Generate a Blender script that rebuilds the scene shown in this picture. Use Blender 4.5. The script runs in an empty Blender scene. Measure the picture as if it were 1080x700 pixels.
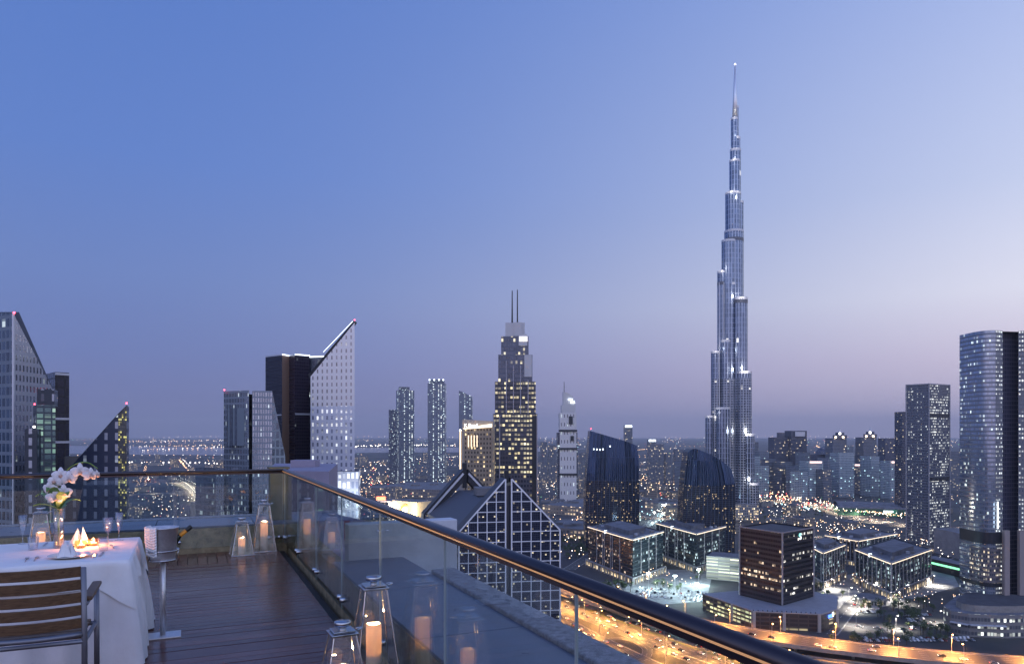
import bpy, math, random
from mathutils import Vector, Matrix, noise
R = math.radians
rng = random.Random(7)
sc = bpy.context.scene
col = sc.collection

# ------------------------------------------------------------------ camera, sky, exposure
CAMZ = 150.0
FPX = 750.0
HOR = 458.0
cam = bpy.data.cameras.new('camera'); co = bpy.data.objects.new('camera', cam); col.objects.link(co)
co.location = (0, 0, CAMZ); co.rotation_euler = (R(90), 0, 0)
cam.sensor_width = 36; cam.lens = 36*FPX/1080; cam.shift_y = (HOR-350)/1080.0
cam.clip_start = 0.05; cam.clip_end = 120000
sc.camera = co
sc.view_settings.view_transform = 'Standard'; sc.view_settings.look = 'None'
sc.view_settings.exposure = 0.17; sc.view_settings.gamma = 1.0
sc.view_settings.use_curve_mapping = False
sc.render.engine = 'CYCLES'
cy = sc.cycles
cy.max_bounces = 8; cy.transparent_max_bounces = 24; cy.diffuse_bounces = 2; cy.glossy_bounces = 4
cy.transmission_bounces = 6; cy.volume_bounces = 0
cy.sample_clamp_indirect = 8.0; cy.caustics_reflective = False; cy.caustics_refractive = False
cy.use_denoising = True
cy.use_adaptive_sampling = True; cy.adaptive_threshold = 0.01

def s2l(c):
    return tuple(((v/255)/12.92 if v/255 <= .04045 else ((v/255+.055)/1.055)**2.4) for v in c)

world = bpy.data.worlds.new('World'); sc.world = world; world.use_nodes = True
def build_sky():
    nt = world.node_tree; nt.nodes.clear(); N = nt.nodes.new; L = nt.links.new
    out = N('ShaderNodeOutputWorld'); bg = N('ShaderNodeBackground'); bg2 = N('ShaderNodeBackground'); add = N('ShaderNodeAddShader')
    tc = N('ShaderNodeTexCoord'); sx = N('ShaderNodeSeparateXYZ'); L(tc.outputs['Generated'], sx.inputs[0])
    def M(op, a, b=None, clamp=False):
        m = N('ShaderNodeMath'); m.operation = op; m.use_clamp = clamp
        for i, v in enumerate((a, b)):
            if v is None: continue
            if isinstance(v, (int, float)): m.inputs[i].default_value = v
            else: L(v, m.inputs[i])
        return m.outputs[0]
    h = M('SQRT', M('ADD', M('MULTIPLY', sx.outputs[0], sx.outputs[0]), M('MULTIPLY', sx.outputs[1], sx.outputs[1])))
    h = M('MAXIMUM', h, 0.001)
    el = M('DIVIDE', M('ARCTAN2', sx.outputs[2], h), math.pi/2)
    az = M('DIVIDE', sx.outputs[0], h)
    t = M('POWER', M('DIVIDE', M('ADD', az, 0.62), 1.22, True), 2.1)
    def ramp(stops):
        r = N('ShaderNodeValToRGB'); e = r.color_ramp.elements
        stops = [(max(0.0, math.atan(a)/(math.pi/2)), c) for a, c in stops]
        for i, (p, c) in enumerate(stops):
            x = e[i] if i < 2 else e.new(p)
            x.position = p; x.color = (*s2l(c), 1)
        L(el, r.inputs[0]); return r.outputs[0]
    left = ramp([(0, (108, 114, 160)), (.03, (112, 119, 168)), (.1, (108, 125, 181)), (.2, (107, 132, 192)), (.35, (95, 129, 200)), (.6, (87, 123, 197)), (1.2, (80, 112, 185)), (20, (64, 92, 165))])
    right = ramp([(0, (208, 194, 216)), (.03, (214, 200, 221)), (.09, (222, 210, 230)), (.17, (232, 232, 247)), (.3, (200, 210, 240)), (.6, (160, 180, 232)), (1.2, (110, 138, 205)), (20, (64, 92, 165))])
    mx = N('ShaderNodeMix'); mx.data_type = 'RGBA'; L(t, mx.inputs['Factor']); L(left, mx.inputs['A']); L(right, mx.inputs['B'])
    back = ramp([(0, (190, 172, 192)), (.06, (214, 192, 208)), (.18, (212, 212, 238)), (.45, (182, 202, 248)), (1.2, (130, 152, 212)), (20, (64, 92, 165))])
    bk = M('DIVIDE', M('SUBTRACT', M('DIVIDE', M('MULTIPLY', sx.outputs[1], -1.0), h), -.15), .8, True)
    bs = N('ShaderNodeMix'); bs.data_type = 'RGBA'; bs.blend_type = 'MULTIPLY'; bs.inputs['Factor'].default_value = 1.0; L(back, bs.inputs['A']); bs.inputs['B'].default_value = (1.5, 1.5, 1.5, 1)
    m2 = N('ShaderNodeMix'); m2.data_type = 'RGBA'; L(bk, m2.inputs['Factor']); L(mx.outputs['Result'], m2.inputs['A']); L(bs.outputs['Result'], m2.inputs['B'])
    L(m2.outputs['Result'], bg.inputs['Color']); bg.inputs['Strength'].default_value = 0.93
    sky = N('ShaderNodeTexSky'); sky.sky_type = 'NISHITA'; sky.sun_disc = False
    sky.sun_elevation = R(-3.0); sky.sun_rotation = R(75); sky.altitude = 150
    L(sky.outputs[0], bg2.inputs['Color']); bg2.inputs['Strength'].default_value = 0.03
    L(bg.outputs[0], add.inputs[0]); L(bg2.outputs[0], add.inputs[1]); L(add.outputs[0], out.inputs['Surface'])
build_sky()

# ------------------------------------------------------------------ helpers
def gp(px, py, z=0.0):                       # ground position seen at a pixel of the photograph
    D = (CAMZ-z)*FPX/(py-HOR); return ((px-540)/FPX*D, D)
def F(px, D): return ((px-540)/FPX*D, D)
def Z(py, D): return CAMZ+(HOR-py)/FPX*D

def wm(o):
    m = o.matrix_basis.copy()
    while o.parent: o = o.parent; m = o.matrix_basis @ m
    return m

class MB:
    def __init__(s): s.v = []; s.f = []; s.m = []; s.uv = []
    def face(s, pts, m=0, uv=None):
        b = len(s.v); s.v += [tuple(p) for p in pts]; s.f.append(tuple(range(b, b+len(pts)))); s.m.append(m)
        s.uv.append(uv if uv else [(p[0], p[1]) for p in pts])
    def mesh(s, vs, fs, m=0):
        b = len(s.v); s.v += [tuple(p) for p in vs]
        for f in fs:
            s.f.append(tuple(b+i for i in f)); s.m.append(m); s.uv.append([(vs[i][0], vs[i][1]) for i in f])
        return s
    def box(s, c, d, rz=0, m=0, tilt=None):
        mat = Matrix.Rotation(rz, 3, 'Z')
        if tilt: mat = mat @ Matrix.Rotation(tilt[1], 3, tilt[0])
        vs = [Vector(c)+mat @ Vector((x*d[0]/2, y*d[1]/2, z*d[2]/2)) for z in (-1, 1) for x, y in ((-1, -1), (1, -1), (1, 1), (-1, 1))]
        return s.mesh(vs, [(3, 2, 1, 0), (4, 5, 6, 7), (0, 1, 5, 4), (1, 2, 6, 5), (2, 3, 7, 6), (3, 0, 4, 7)], m)
    def tube(s, pts, r, n=10, m=0, cap=True):
        pts = [Vector(p) for p in pts]; rr = r if isinstance(r, (list, tuple)) else [r]*len(pts)
        rings = []
        for i, p in enumerate(pts):
            t = (pts[min(i+1, len(pts)-1)]-pts[max(i-1, 0)]).normalized()
            a = Vector((0, 0, 1)) if abs(t.z) < .95 else Vector((1, 0, 0))
            x = t.cross(a).normalized(); y = x.cross(t)
            rings.append([p+(x*math.cos(2*math.pi*k/n)+y*math.sin(2*math.pi*k/n))*rr[i] for k in range(n)])
        vs = [q for g in rings for q in g]; fs = []
        for i in range(len(pts)-1):
            for k in range(n):
                fs.append((i*n+k, i*n+(k+1) % n, (i+1)*n+(k+1) % n, (i+1)*n+k))
        if cap: fs += [tuple(range(n-1, -1, -1)), tuple((len(pts)-1)*n+k for k in range(n))]
        return s.mesh(vs, fs, m)
    def lathe(s, prof, c=(0, 0, 0), n=24, m=0):
        vs = []; fs = []
        for (r, z) in prof:
            r = max(r, 1e-4)
            vs += [(c[0]+r*math.cos(2*math.pi*k/n), c[1]+r*math.sin(2*math.pi*k/n), c[2]+z) for k in range(n)]
        for i in range(len(prof)-1):
            for k in range(n):
                fs.append((i*n+k, i*n+(k+1) % n, (i+1)*n+(k+1) % n, (i+1)*n+k))
        return s.mesh(vs, fs, m)
    def walls(s, foot, z0, tops, ms=0, close=True):
        u = 0; n = len(foot)
        for i in range(n if close else n-1):
            a, b = foot[i], foot[(i+1) % n]; ta, tb = tops[i], tops[(i+1) % n]
            l = math.dist(a, b)
            zz = z0 if isinstance(z0, (list, tuple)) else [z0]*n
            za, zb = zz[i], zz[(i+1) % n]
            s.face([(a[0], a[1], za), (b[0], b[1], zb), (b[0], b[1], tb), (a[0], a[1], ta)], ms[i] if isinstance(ms, (list, tuple)) else ms,
                   [(u, za), (u+l, zb), (u+l, tb), (u, ta)])
            u += l
    def top(s, foot, tops, m=0):
        if max(tops)-min(tops) < 1e-4: s.face([(p[0], p[1], t) for p, t in zip(foot, tops)], m)
        else:
            for i in range(1, len(foot)-1):
                s.face([(foot[k][0], foot[k][1], tops[k]) for k in (0, i, i+1)], m)
    def build(s, name, mats, parent=None, world=False, smooth=False, bevel=0, seg=2, auto=False):
        me = bpy.data.meshes.new(name)
        vs = s.v
        if world and parent is not None:
            inv = wm(parent).inverted(); vs = [tuple(inv @ Vector(p)) for p in vs]
        me.from_pydata(vs, [], s.f); me.update()
        ul = me.uv_layers.new(name='UVMap')
        k = 0
        for uvs in s.uv:
            for q in uvs: ul.data[k].uv = q; k += 1
        if not isinstance(mats, (list, tuple)): mats = [mats]
        for m in mats: me.materials.append(m)
        me.polygons.foreach_set('material_index', s.m)
        if smooth: me.polygons.foreach_set('use_smooth', [True]*len(s.f))
        o = bpy.data.objects.new(name, me); col.objects.link(o)
        if parent is not None: o.parent = parent
        if bevel:
            b = o.modifiers.new('bevel', 'BEVEL'); b.width = bevel; b.segments = seg; b.limit_method = 'ANGLE'; b.angle_limit = R(40)
        return o

def tag(o, label=None, cat=None, group=None, kind=None):
    if label: o['label'] = label
    if cat: o['category'] = cat
    if group: o['group'] = group
    if kind: o['kind'] = kind
    return o
def thing(name, label, cat, loc=(0, 0, 0), rz=0, group=None):
    o = bpy.data.objects.new(name, None); col.objects.link(o); o.empty_display_size = .2
    o.location = loc; o.rotation_euler = (0, 0, rz)
    return tag(o, label, cat, group)
def kids(o): return [c for c in ALLKIDS(o)]
def ALLKIDS(o): return list(o.children)
def copy_tree(o, loc=None, rz=None, label=None, group=None, parent=None, scale=None):
    c = o.copy(); col.objects.link(c)
    if parent is not None: c.parent = parent
    if loc is not None: c.location = loc
    if rz is not None: c.rotation_euler = (0, 0, rz)
    if scale is not None: c.scale = scale
    if label: c['label'] = label
    if group: c['group'] = group
    for ch in list(o.children): copy_tree(ch, parent=c)
    return c

# ------------------------------------------------------------------ materials
def nodes(name):
    m = bpy.data.materials.new(name); m.use_nodes = True; nt = m.node_tree
    b = nt.nodes['Principled BSDF']; return m, nt, b
def quiet(m): m.cycles.emission_sampling = 'NONE'; return m
def setp(b, **k):
    for a, v in k.items(): b.inputs[a.replace('_', ' ')].default_value = v
def mat(name, c, rough=.6, metal=0, noise_s=0, noise_a=.25, bump=0, spec=.5, coord='Object', stretch=None):
    m, nt, b = nodes(name); N = nt.nodes.new; L = nt.links.new
    setp(b, Base_Color=(*c, 1), Roughness=rough, Metallic=metal); b.inputs['Specular IOR Level'].default_value = spec
    if noise_s:
        tc = N('ShaderNodeTexCoord'); mp = N('ShaderNodeMapping'); L(tc.outputs[coord], mp.inputs[0])
        if stretch: mp.inputs['Scale'].default_value = stretch
        n = N('ShaderNodeTexNoise'); n.inputs['Scale'].default_value = noise_s; n.inputs['Detail'].default_value = 6; n.inputs['Roughness'].default_value = .65
        L(mp.outputs[0], n.inputs['Vector'])
        r = N('ShaderNodeValToRGB'); L(n.outputs['Fac'], r.inputs[0])
        r.color_ramp.elements[0].position = .3; r.color_ramp.elements[1].position = .72
        r.color_ramp.elements[0].color = (*[x*(1-noise_a) for x in c], 1); r.color_ramp.elements[1].color = (*[min(1, x*(1+noise_a)) for x in c], 1)
        L(r.outputs[0], b.inputs['Base Color'])
        rr = N('ShaderNodeMapRange'); L(n.outputs['Fac'], rr.inputs[0]); rr.inputs['To Min'].default_value = max(.02, rough-.1); rr.inputs['To Max'].default_value = min(1, rough+.12)
        L(rr.outputs[0], b.inputs['Roughness'])
        if bump:
            bp = N('ShaderNodeBump'); bp.inputs['Strength'].default_value = bump; bp.inputs['Distance'].default_value = .02
            L(n.outputs['Fac'], bp.inputs['Height']); L(bp.outputs[0], b.inputs['Normal'])
    return m
def emit(name, c, s):
    m, nt, b = nodes(name); setp(b, Base_Color=(*c, 1), Emission_Color=(*c, 1), Emission_Strength=s, Roughness=.5); return quiet(m)
def glassy(name, tint=(1, 1, 1), rough=.01, ior=1.5, gain=1.0):
    """thin clear glass: Schlick reflection over plain transmission, the same from both sides"""
    m = bpy.data.materials.new(name); m.use_nodes = True; nt = m.node_tree; nt.nodes.clear(); N = nt.nodes.new; L = nt.links.new
    o = N('ShaderNodeOutputMaterial'); mx = N('ShaderNodeMixShader'); t = N('ShaderNodeBsdfTransparent'); g = N('ShaderNodeBsdfGlossy'); ge = N('ShaderNodeNewGeometry')
    t.inputs[0].default_value = (*tint, 1); g.inputs['Roughness'].default_value = rough
    f0 = ((ior-1)/(ior+1))**2*gain
    def M(op, a, b=None):
        n = N('ShaderNodeMath'); n.operation = op; n.use_clamp = op in ('ADD',)
        for i, v in enumerate((a, b)):
            if v is None: continue
            if isinstance(v, (int, float)): n.inputs[i].default_value = v
            else: L(v, n.inputs[i])
        return n.outputs[0]
    d = N('ShaderNodeVectorMath'); d.operation = 'DOT_PRODUCT'; L(ge.outputs['Normal'], d.inputs[0]); L(ge.outputs['Incoming'], d.inputs[1])
    c = M('SUBTRACT', 1.0, M('ABSOLUTE', d.outputs['Value'])); F_ = M('ADD', M('MULTIPLY', M('POWER', c, 5.0), 1-f0), f0)
    L(F_, mx.inputs[0]); L(t.outputs[0], mx.inputs[1]); L(g.outputs[0], mx.inputs[2]); L(mx.outputs[0], o.inputs[0]); return m

_seed = [0]
WARM = ((1, .72, .36), (1, .86, .6)); COOL = ((.8, .95, 1), (1, .93, .78)); MIXED = ((1, .8, .5), (.82, .95, 1))
def facade(name, glass, frame, w=3.0, h=3.6, fu=.8, fv=.65, p=.15, cols=MIXED, S=1.5, metal=.5, rough=.12, colv=0.0, rowv=0.0, clus=.6, framemetal=0.0, wob=.0, pale=None, palep=.35):
    """curtain wall: cells of w x h metres on the wall's own UV (metres), some of them glowing as lit rooms or reflections"""
    _seed[0] += 1; sd = _seed[0]*7.31
    m, nt, b = nodes(name); N = nt.nodes.new; L = nt.links.new
    def M(op, a, bb=None, clamp=False):
        n = N('ShaderNodeMath'); n.operation = op; n.use_clamp = clamp
        for i, v in enumerate((a, bb)):
            if v is None: continue
            if isinstance(v, (int, float)): n.inputs[i].default_value = v
            else: L(v, n.inputs[i])
        return n.outputs[0]
    def comb(a, bb, c):
        n = N('ShaderNodeCombineXYZ')
        for i, v in enumerate((a, bb, c)):
            if isinstance(v, (int, float)): n.inputs[i].default_value = v
            else: L(v, n.inputs[i])
        return n.outputs[0]
    def white(vec):
        n = N('ShaderNodeTexWhiteNoise'); n.noise_dimensions = '3D'; L(vec, n.inputs['Vector']); return n
    uv = N('ShaderNodeUVMap'); uv.uv_map = 'UVMap'; sx = N('ShaderNodeSeparateXYZ'); L(uv.outputs[0], sx.inputs[0])
    u = M('DIVIDE', sx.outputs[0], w); v = M('DIVIDE', sx.outputs[1], h)
    cu = M('FLOOR', u); cv = M('FLOOR', v); qu = M('FRACT', u); qv = M('FRACT', v)
    win = M('MULTIPLY', M('LESS_THAN', M('ABSOLUTE', M('SUBTRACT', qu, .5)), fu/2), M('LESS_THAN', M('ABSOLUTE', M('SUBTRACT', qv, .5)), fv/2))
    wn = white(comb(cu, cv, sd)); sc_ = N('ShaderNodeSeparateColor'); L(wn.outputs['Color'], sc_.inputs[0])
    thr = p
    if clus:
        nz = N('ShaderNodeTexNoise'); nz.inputs['Scale'].default_value = 1.0; nz.inputs['Detail'].default_value = 2
        L(comb(M('MULTIPLY', cu, .13), M('MULTIPLY', cv, .21), sd), nz.inputs['Vector'])
        k = N('ShaderNodeMapRange'); L(nz.outputs['Fac'], k.inputs[0]); k.inputs['From Min'].default_value = .38; k.inputs['From Max'].default_value = .66
        k.inputs['To Min'].default_value = 1-clus; k.inputs['To Max'].default_value = 1+clus*1.3
        thr = M('MULTIPLY', k.outputs[0], p)
    if colv:
        cw = white(comb(cu, 3.7, sd)).outputs['Value']; g = M('LESS_THAN', cw, .35)
        thr = M('MULTIPLY', thr, M('ADD', 1-colv, M('MULTIPLY', g, colv*3)))
    if rowv:
        rw = white(comb(9.1, cv, sd)).outputs['Value']; g = M('LESS_THAN', rw, .3)
        thr = M('MULTIPLY', thr, M('ADD', 1-rowv, M('MULTIPLY', g, rowv*3.4)))
    blind = M('ADD', M('MULTIPLY', M('LESS_THAN', qv, M('ADD', M('MULTIPLY', sc_.outputs[2], .6), .38)), .75), .25)
    lit = M('MULTIPLY', M('MULTIPLY', M('LESS_THAN', wn.outputs['Value'], thr), win), blind)
    ec = N('ShaderNodeMix'); ec.data_type = 'RGBA'; L(sc_.outputs[0], ec.inputs['Factor']); ec.inputs['A'].default_value = (*cols[0], 1); ec.inputs['B'].default_value = (*cols[1], 1)
    L(ec.outputs['Result'], b.inputs['Emission Color'])
    L(M('MULTIPLY', lit, M('MULTIPLY', M('ADD', M('MULTIPLY', M('POWER', sc_.outputs[1], 2.0), 1.3), .2), S)), b.inputs['Emission Strength'])
    gl = N('ShaderNodeMix'); gl.data_type = 'RGBA'; L(sc_.outputs[2], gl.inputs['Factor'])
    gl.inputs['A'].default_value = (*[x*.75 for x in glass], 1); gl.inputs['B'].default_value = (*[min(1, x*1.2) for x in glass], 1)
    gsrc = gl.outputs['Result']
    if pale:                                       # drawn blinds in some windows
        pm = N('ShaderNodeMix'); pm.data_type = 'RGBA'; L(M('LESS_THAN', sc_.outputs[0], palep), pm.inputs['Factor']); L(gsrc, pm.inputs['A']); pm.inputs['B'].default_value = (*pale, 1); gsrc = pm.outputs['Result']
    bc = N('ShaderNodeMix'); bc.data_type = 'RGBA'; L(win, bc.inputs['Factor']); bc.inputs['A'].default_value = (*frame, 1); L(gsrc, bc.inputs['B'])
    L(bc.outputs['Result'], b.inputs['Base Color'])
    def lerp(a, bb):
        n = N('ShaderNodeMapRange'); L(win, n.inputs[0]); n.inputs['To Min'].default_value = a; n.inputs['To Max'].default_value = bb; return n.outputs[0]
    L(lerp(framemetal, metal), b.inputs['Metallic']); L(lerp(.45, rough), b.inputs['Roughness'])
    if wob:
        bp = N('ShaderNodeBump'); bp.inputs['Strength'].default_value = wob; bp.inputs['Distance'].default_value = .15
        L(M('MULTIPLY', M('ADD', sc_.outputs[1], M('MULTIPLY', qu, .4)), 1.0), bp.inputs['Height']); L(bp.outputs[0], b.inputs['Normal'])
    return quiet(m)

def deck_mat():
    m, nt, b = nodes('deck_wood'); N = nt.nodes.new; L = nt.links.new
    tc = N('ShaderNodeTexCoord'); uv = N('ShaderNodeUVMap'); uv.uv_map = 'UVMap'
    mp = N('ShaderNodeMapping'); mp.inputs['Scale'].default_value = (1.2, 26, 1); L(uv.outputs[0], mp.inputs[0])
    n = N('ShaderNodeTexNoise'); n.inputs['Scale'].default_value = 2.0; n.inputs['Detail'].default_value = 8; n.inputs['Roughness'].default_value = .7; L(mp.outputs[0], n.inputs['Vector'])
    sx = N('ShaderNodeSeparateXYZ'); L(uv.outputs[0], sx.inputs[0])
    fl = N('ShaderNodeMath'); fl.operation = 'FLOOR'; dv = N('ShaderNodeMath'); dv.operation = 'DIVIDE'; dv.inputs[1].default_value = 1.0
    L(sx.outputs[1], dv.inputs[0]); L(dv.outputs[0], fl.inputs[0])
    wn = N('ShaderNodeTexWhiteNoise'); wn.noise_dimensions = '1D'; L(fl.outputs[0], wn.inputs['W'])
    ad = N('ShaderNodeMath'); ad.operation = 'ADD'; mu = N('ShaderNodeMath'); mu.operation = 'MULTIPLY'; mu.inputs[1].default_value = .45
    L(wn.outputs['Value'], mu.inputs[0]); L(n.outputs['Fac'], ad.inputs[0]); L(mu.outputs[0], ad.inputs[1])
    r = N('ShaderNodeValToRGB'); e = r.color_ramp.elements; e[0].position = .35; e[0].color = (.05, .014, .013, 1); e[1].position = 1.0; e[1].color = (.17, .056, .042, 1)
    L(ad.outputs[0], r.inputs[0]); L(r.outputs[0], b.inputs['Base Color'])
    # worn, damp sheen in uneven patches
    n2 = N('ShaderNodeTexNoise'); n2.inputs['Scale'].default_value = 1.4; n2.inputs['Detail'].default_value = 4; L(tc.outputs['Object'], n2.inputs['Vector'])
    rr = N('ShaderNodeMapRange'); L(n2.outputs['Fac'], rr.inputs[0]); rr.inputs['From Min'].default_value = .3; rr.inputs['From Max'].default_value = .7; rr.inputs['To Min'].default_value = .12; rr.inputs['To Max'].default_value = .26; b.inputs['Specular IOR Level'].default_value = .38
    L(rr.outputs[0], b.inputs['Roughness'])
    bp = N('ShaderNodeBump'); bp.inputs['Strength'].default_value = .16; bp.inputs['Distance'].default_value = .003; L(n.outputs['Fac'], bp.inputs['Height']); L(bp.outputs[0], b.inputs['Normal'])
    return m

def road_mat(name, base, lanes):
    m, nt, b = nodes(name); N = nt.nodes.new; L = nt.links.new
    uv = N('ShaderNodeUVMap'); uv.uv_map = 'UVMap'; sx = N('ShaderNodeSeparateXYZ'); L(uv.outputs[0], sx.inputs[0])
    def M(op, a, bb=None):
        n = N('ShaderNodeMath'); n.operation = op
        for i, v in enumerate((a, bb)):
            if v is None: continue
            if isinstance(v, (int, float)): n.inputs[i].default_value = v
            else: L(v, n.inputs[i])
        return n.outputs[0]
    lx = M('FRACT', M('ADD', M('MULTIPLY', sx.outputs[0], lanes), .5)); ln = M('LESS_THAN', M('ABSOLUTE', M('SUBTRACT', lx, .5)), .025)
    ds = M('LESS_THAN', M('FRACT', M('DIVIDE', sx.outputs[1], 12)), .4)
    edge = M('LESS_THAN', M('ABSOLUTE', M('SUBTRACT', M('ABSOLUTE', M('SUBTRACT', sx.outputs[0], .5)), .475)), .006)
    mk = M('MAXIMUM', M('MULTIPLY', ln, ds), edge)
    tc = N('ShaderNodeTexCoord'); n = N('ShaderNodeTexNoise'); n.inputs['Scale'].default_value = .08; n.inputs['Detail'].default_value = 6; L(tc.outputs['Object'], n.inputs['Vector'])
    r = N('ShaderNodeValToRGB'); r.color_ramp.elements[0].color = (*[x*.75 for x in base], 1); r.color_ramp.elements[1].color = (*[x*1.3 for x in base], 1); L(n.outputs['Fac'], r.inputs[0])
    mx = N('ShaderNodeMix'); mx.data_type = 'RGBA'; L(mk, mx.inputs['Factor']); L(r.outputs[0], mx.inputs['A']); mx.inputs['B'].default_value = (.6, .6, .58, 1)
    L(mx.outputs['Result'], b.inputs['Base Color']); setp(b, Roughness=.55)
    return m

def ground_mat():
    m, nt, b = nodes('city_ground'); N = nt.nodes.new; L = nt.links.new
    tc = N('ShaderNodeTexCoord')
    v = N('ShaderNodeTexVoronoi'); v.inputs['Scale'].default_value = .012; L(tc.outputs['Object'], v.inputs['Vector'])
    n = N('ShaderNodeTexNoise'); n.inputs['Scale'].default_value = .004; n.inputs['Detail'].default_value = 8; n.inputs['Roughness'].default_value = .7; L(tc.outputs['Object'], n.inputs['Vector'])
    r = N('ShaderNodeValToRGB'); e = r.color_ramp.elements; e[0].position = .35; e[0].color = (.035, .035, .035, 1); e[1].position = .7; e[1].color = (.15, .12, .09, 1); L(n.outputs['Fac'], r.inputs[0])
    mx = N('ShaderNodeMix'); mx.data_type = 'RGBA'; mx.blend_type = 'MULTIPLY'; mx.inputs['Factor'].default_value = .6; L(r.outputs[0], mx.inputs['A']); L(v.outputs['Color'], mx.inputs['B'])
    hs = N('ShaderNodeHueSaturation'); hs.inputs['Saturation'].default_value = .25; hs.inputs['Value'].default_value = 1.1; L(mx.outputs['Result'], hs.inputs['Color'])
    L(hs.outputs[0], b.inputs['Base Color']); setp(b, Roughness=.85)
    return m

MT = {}
MT['deck'] = deck_mat()
MT['stone'] = mat('parapet_stone', (.32, .25, .15), .75, noise_s=9, noise_a=.5, bump=.5)
MT['coping'] = mat('coping_stone', (.3, .28, .29), .7, noise_s=22, noise_a=.45, bump=.4)
MT['ledge'] = mat('ledge_tile', (.1, .13, .19), .3, noise_s=4, noise_a=.25)
MT['render'] = mat('pale_render', (.55, .57, .62), .7, noise_s=3, noise_a=.15, bump=.1)
MT['balglass'] = glassy('balustrade_glass', (.9, .95, .95), .0, 1.5, 1.8)
MT['thinglass'] = glassy('lantern_glass', (.96, .975, .965), .0, 1.5, 2.8)
MT['stemglass'] = glassy('drinking_glass', (.95, .96, .98), .0, 1.6, 3.2)
MT['bronze'] = mat('rail_bronze', (.09, .075, .08), .28, .85)
MT['steel'] = mat('polished_steel', (.52, .52, .54), .1, 1, noise_s=30, noise_a=.1)
MT['brushed'] = mat('brushed_steel', (.72, .7, .71), .42, .75, noise_s=40, noise_a=.12)
MT['alu'] = mat('grey_aluminium', (.2, .21, .25), .42, .6)
MT['teak'] = mat('teak_slat', (.13, .075, .04), .5, noise_s=14, noise_a=.45, bump=.15, stretch=(1, 8, 8))
MT['cloth'] = mat('white_cloth', (.74, .72, .74), .85, noise_s=5, noise_a=.05, bump=.55)
MT['linen'] = mat('white_linen', (.8, .79, .8), .9, noise_s=9, noise_a=.04, bump=.4)
MT['petal'] = mat('orchid_petal', (.78, .74, .76), .55, noise_s=60, noise_a=.1)
MT['throat'] = mat('orchid_throat', (.6, .38, .3), .5)
MT['leaf'] = mat('orchid_leaf', (.13, .25, .05), .4, noise_s=20, noise_a=.3)
MT['porcelain'] = mat('porcelain', (.78, .77, .76), .15)
MT['bottle'] = mat('bottle_glass', (.012, .02, .014), .08)
MT['foil'] = mat('orange_label', (.85, .33, .03), .4)
MT['blackfoil'] = mat('black_foil', (.02, .02, .02), .35)
MT['flame'] = emit('flame', (1, .55, .2), 14)
MT['goldstrip'] = emit('rail_gold', (1, .5, .2), .27)
MT['ground'] = ground_mat()
MT['asphalt'] = road_mat('asphalt_wide', (.075, .07, .068), 6)
MT['asphalt2'] = road_mat('asphalt_narrow', (.07, .068, .068), 2)
MT['concrete'] = mat('concrete', (.3, .28, .26), .8, noise_s=.3, noise_a=.25)
MT['palepave'] = mat('pale_paving', (.3, .3, .3), .8, noise_s=.12, noise_a=.4)
MT['roofdark'] = mat('roof_dark', (.07, .07, .08), .8, noise_s=.15, noise_a=.4)
MT['roofgrey'] = mat('roof_grey', (.17, .17, .19), .8, noise_s=.12, noise_a=.4)
MT['darkmetal'] = mat('dark_metal', (.03, .035, .045), .4, .5)
MT['whitemetal'] = mat('white_metal', (.62, .63, .68), .4, .2)
MT['whiteclad'] = mat('white_cladding', (.58, .57, .58), .5)
MT['mauve'] = mat('mauve_render', (.3, .27, .35), .75, noise_s=.5, noise_a=.12)
MT['foliage'] = mat('foliage', (.08, .115, .045), .7, noise_s=3, noise_a=.5)
MT['bark'] = mat('bark', (.09, .065, .045), .9)
MT['water'] = mat('lagoon_water', (.03, .04, .06), .12, noise_s=.02, noise_a=.3)
MT['red'] = emit('beacon_red', (1, .06, .1), 9)
MT['white_e'] = emit('white_lamp', (1, .93, .82), 6)
MT['coolsign'] = emit('cool_light', (.85, .95, 1), 2.5)
MT['warmsign'] = emit('warm_light', (1, .78, .5), 2.2)
MT['cyan'] = emit('cyan_sign', (.25, .95, .85), 2.5)
MT['blue'] = emit('blue_sign', (.1, .25, 1), 2.5)
MT['green_e'] = emit('green_light', (.3, 1, .5), 1.4)
MT['sodium'] = emit('sodium_lamp', (1, .5, .16), 22)
MT['whitelamp'] = emit('street_white_lamp', (1, .9, .75), 16)
MT['headl'] = emit('headlight', (1, .92, .78), 10)
MT['taill'] = emit('taillight', (1, .05, .03), 6)

# ------------------------------------------------------------------ ground, water, roads (the setting)
HERO = []                                        # (x, y, r) kept clear of scattered low-rise
def ground():
    g = MB(); S = 27000
    n = 12
    g.mesh([(-S, -2000, 0), (S, -2000, 0), (S, 30000, 0), (-S, 30000, 0)], [(0, 1, 2, 3)])
    tag(g.build('ground', MT['ground']), kind='structure')
ground()
def sheet(name, pts, z, m):
    s = MB(); s.face([(p[0], p[1], z) for p in pts]); return tag(s.build(name, m), kind='structure')
lag = [gp(-250, 474), gp(130, 479), gp(250, 480), gp(400, 477), gp(560, 476.5), gp(620, 473), gp(500, 471.5), gp(300, 472.5), gp(100, 470), gp(-250, 469)]
sheet('lagoon_water', lag, .3, MT['water'])

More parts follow.
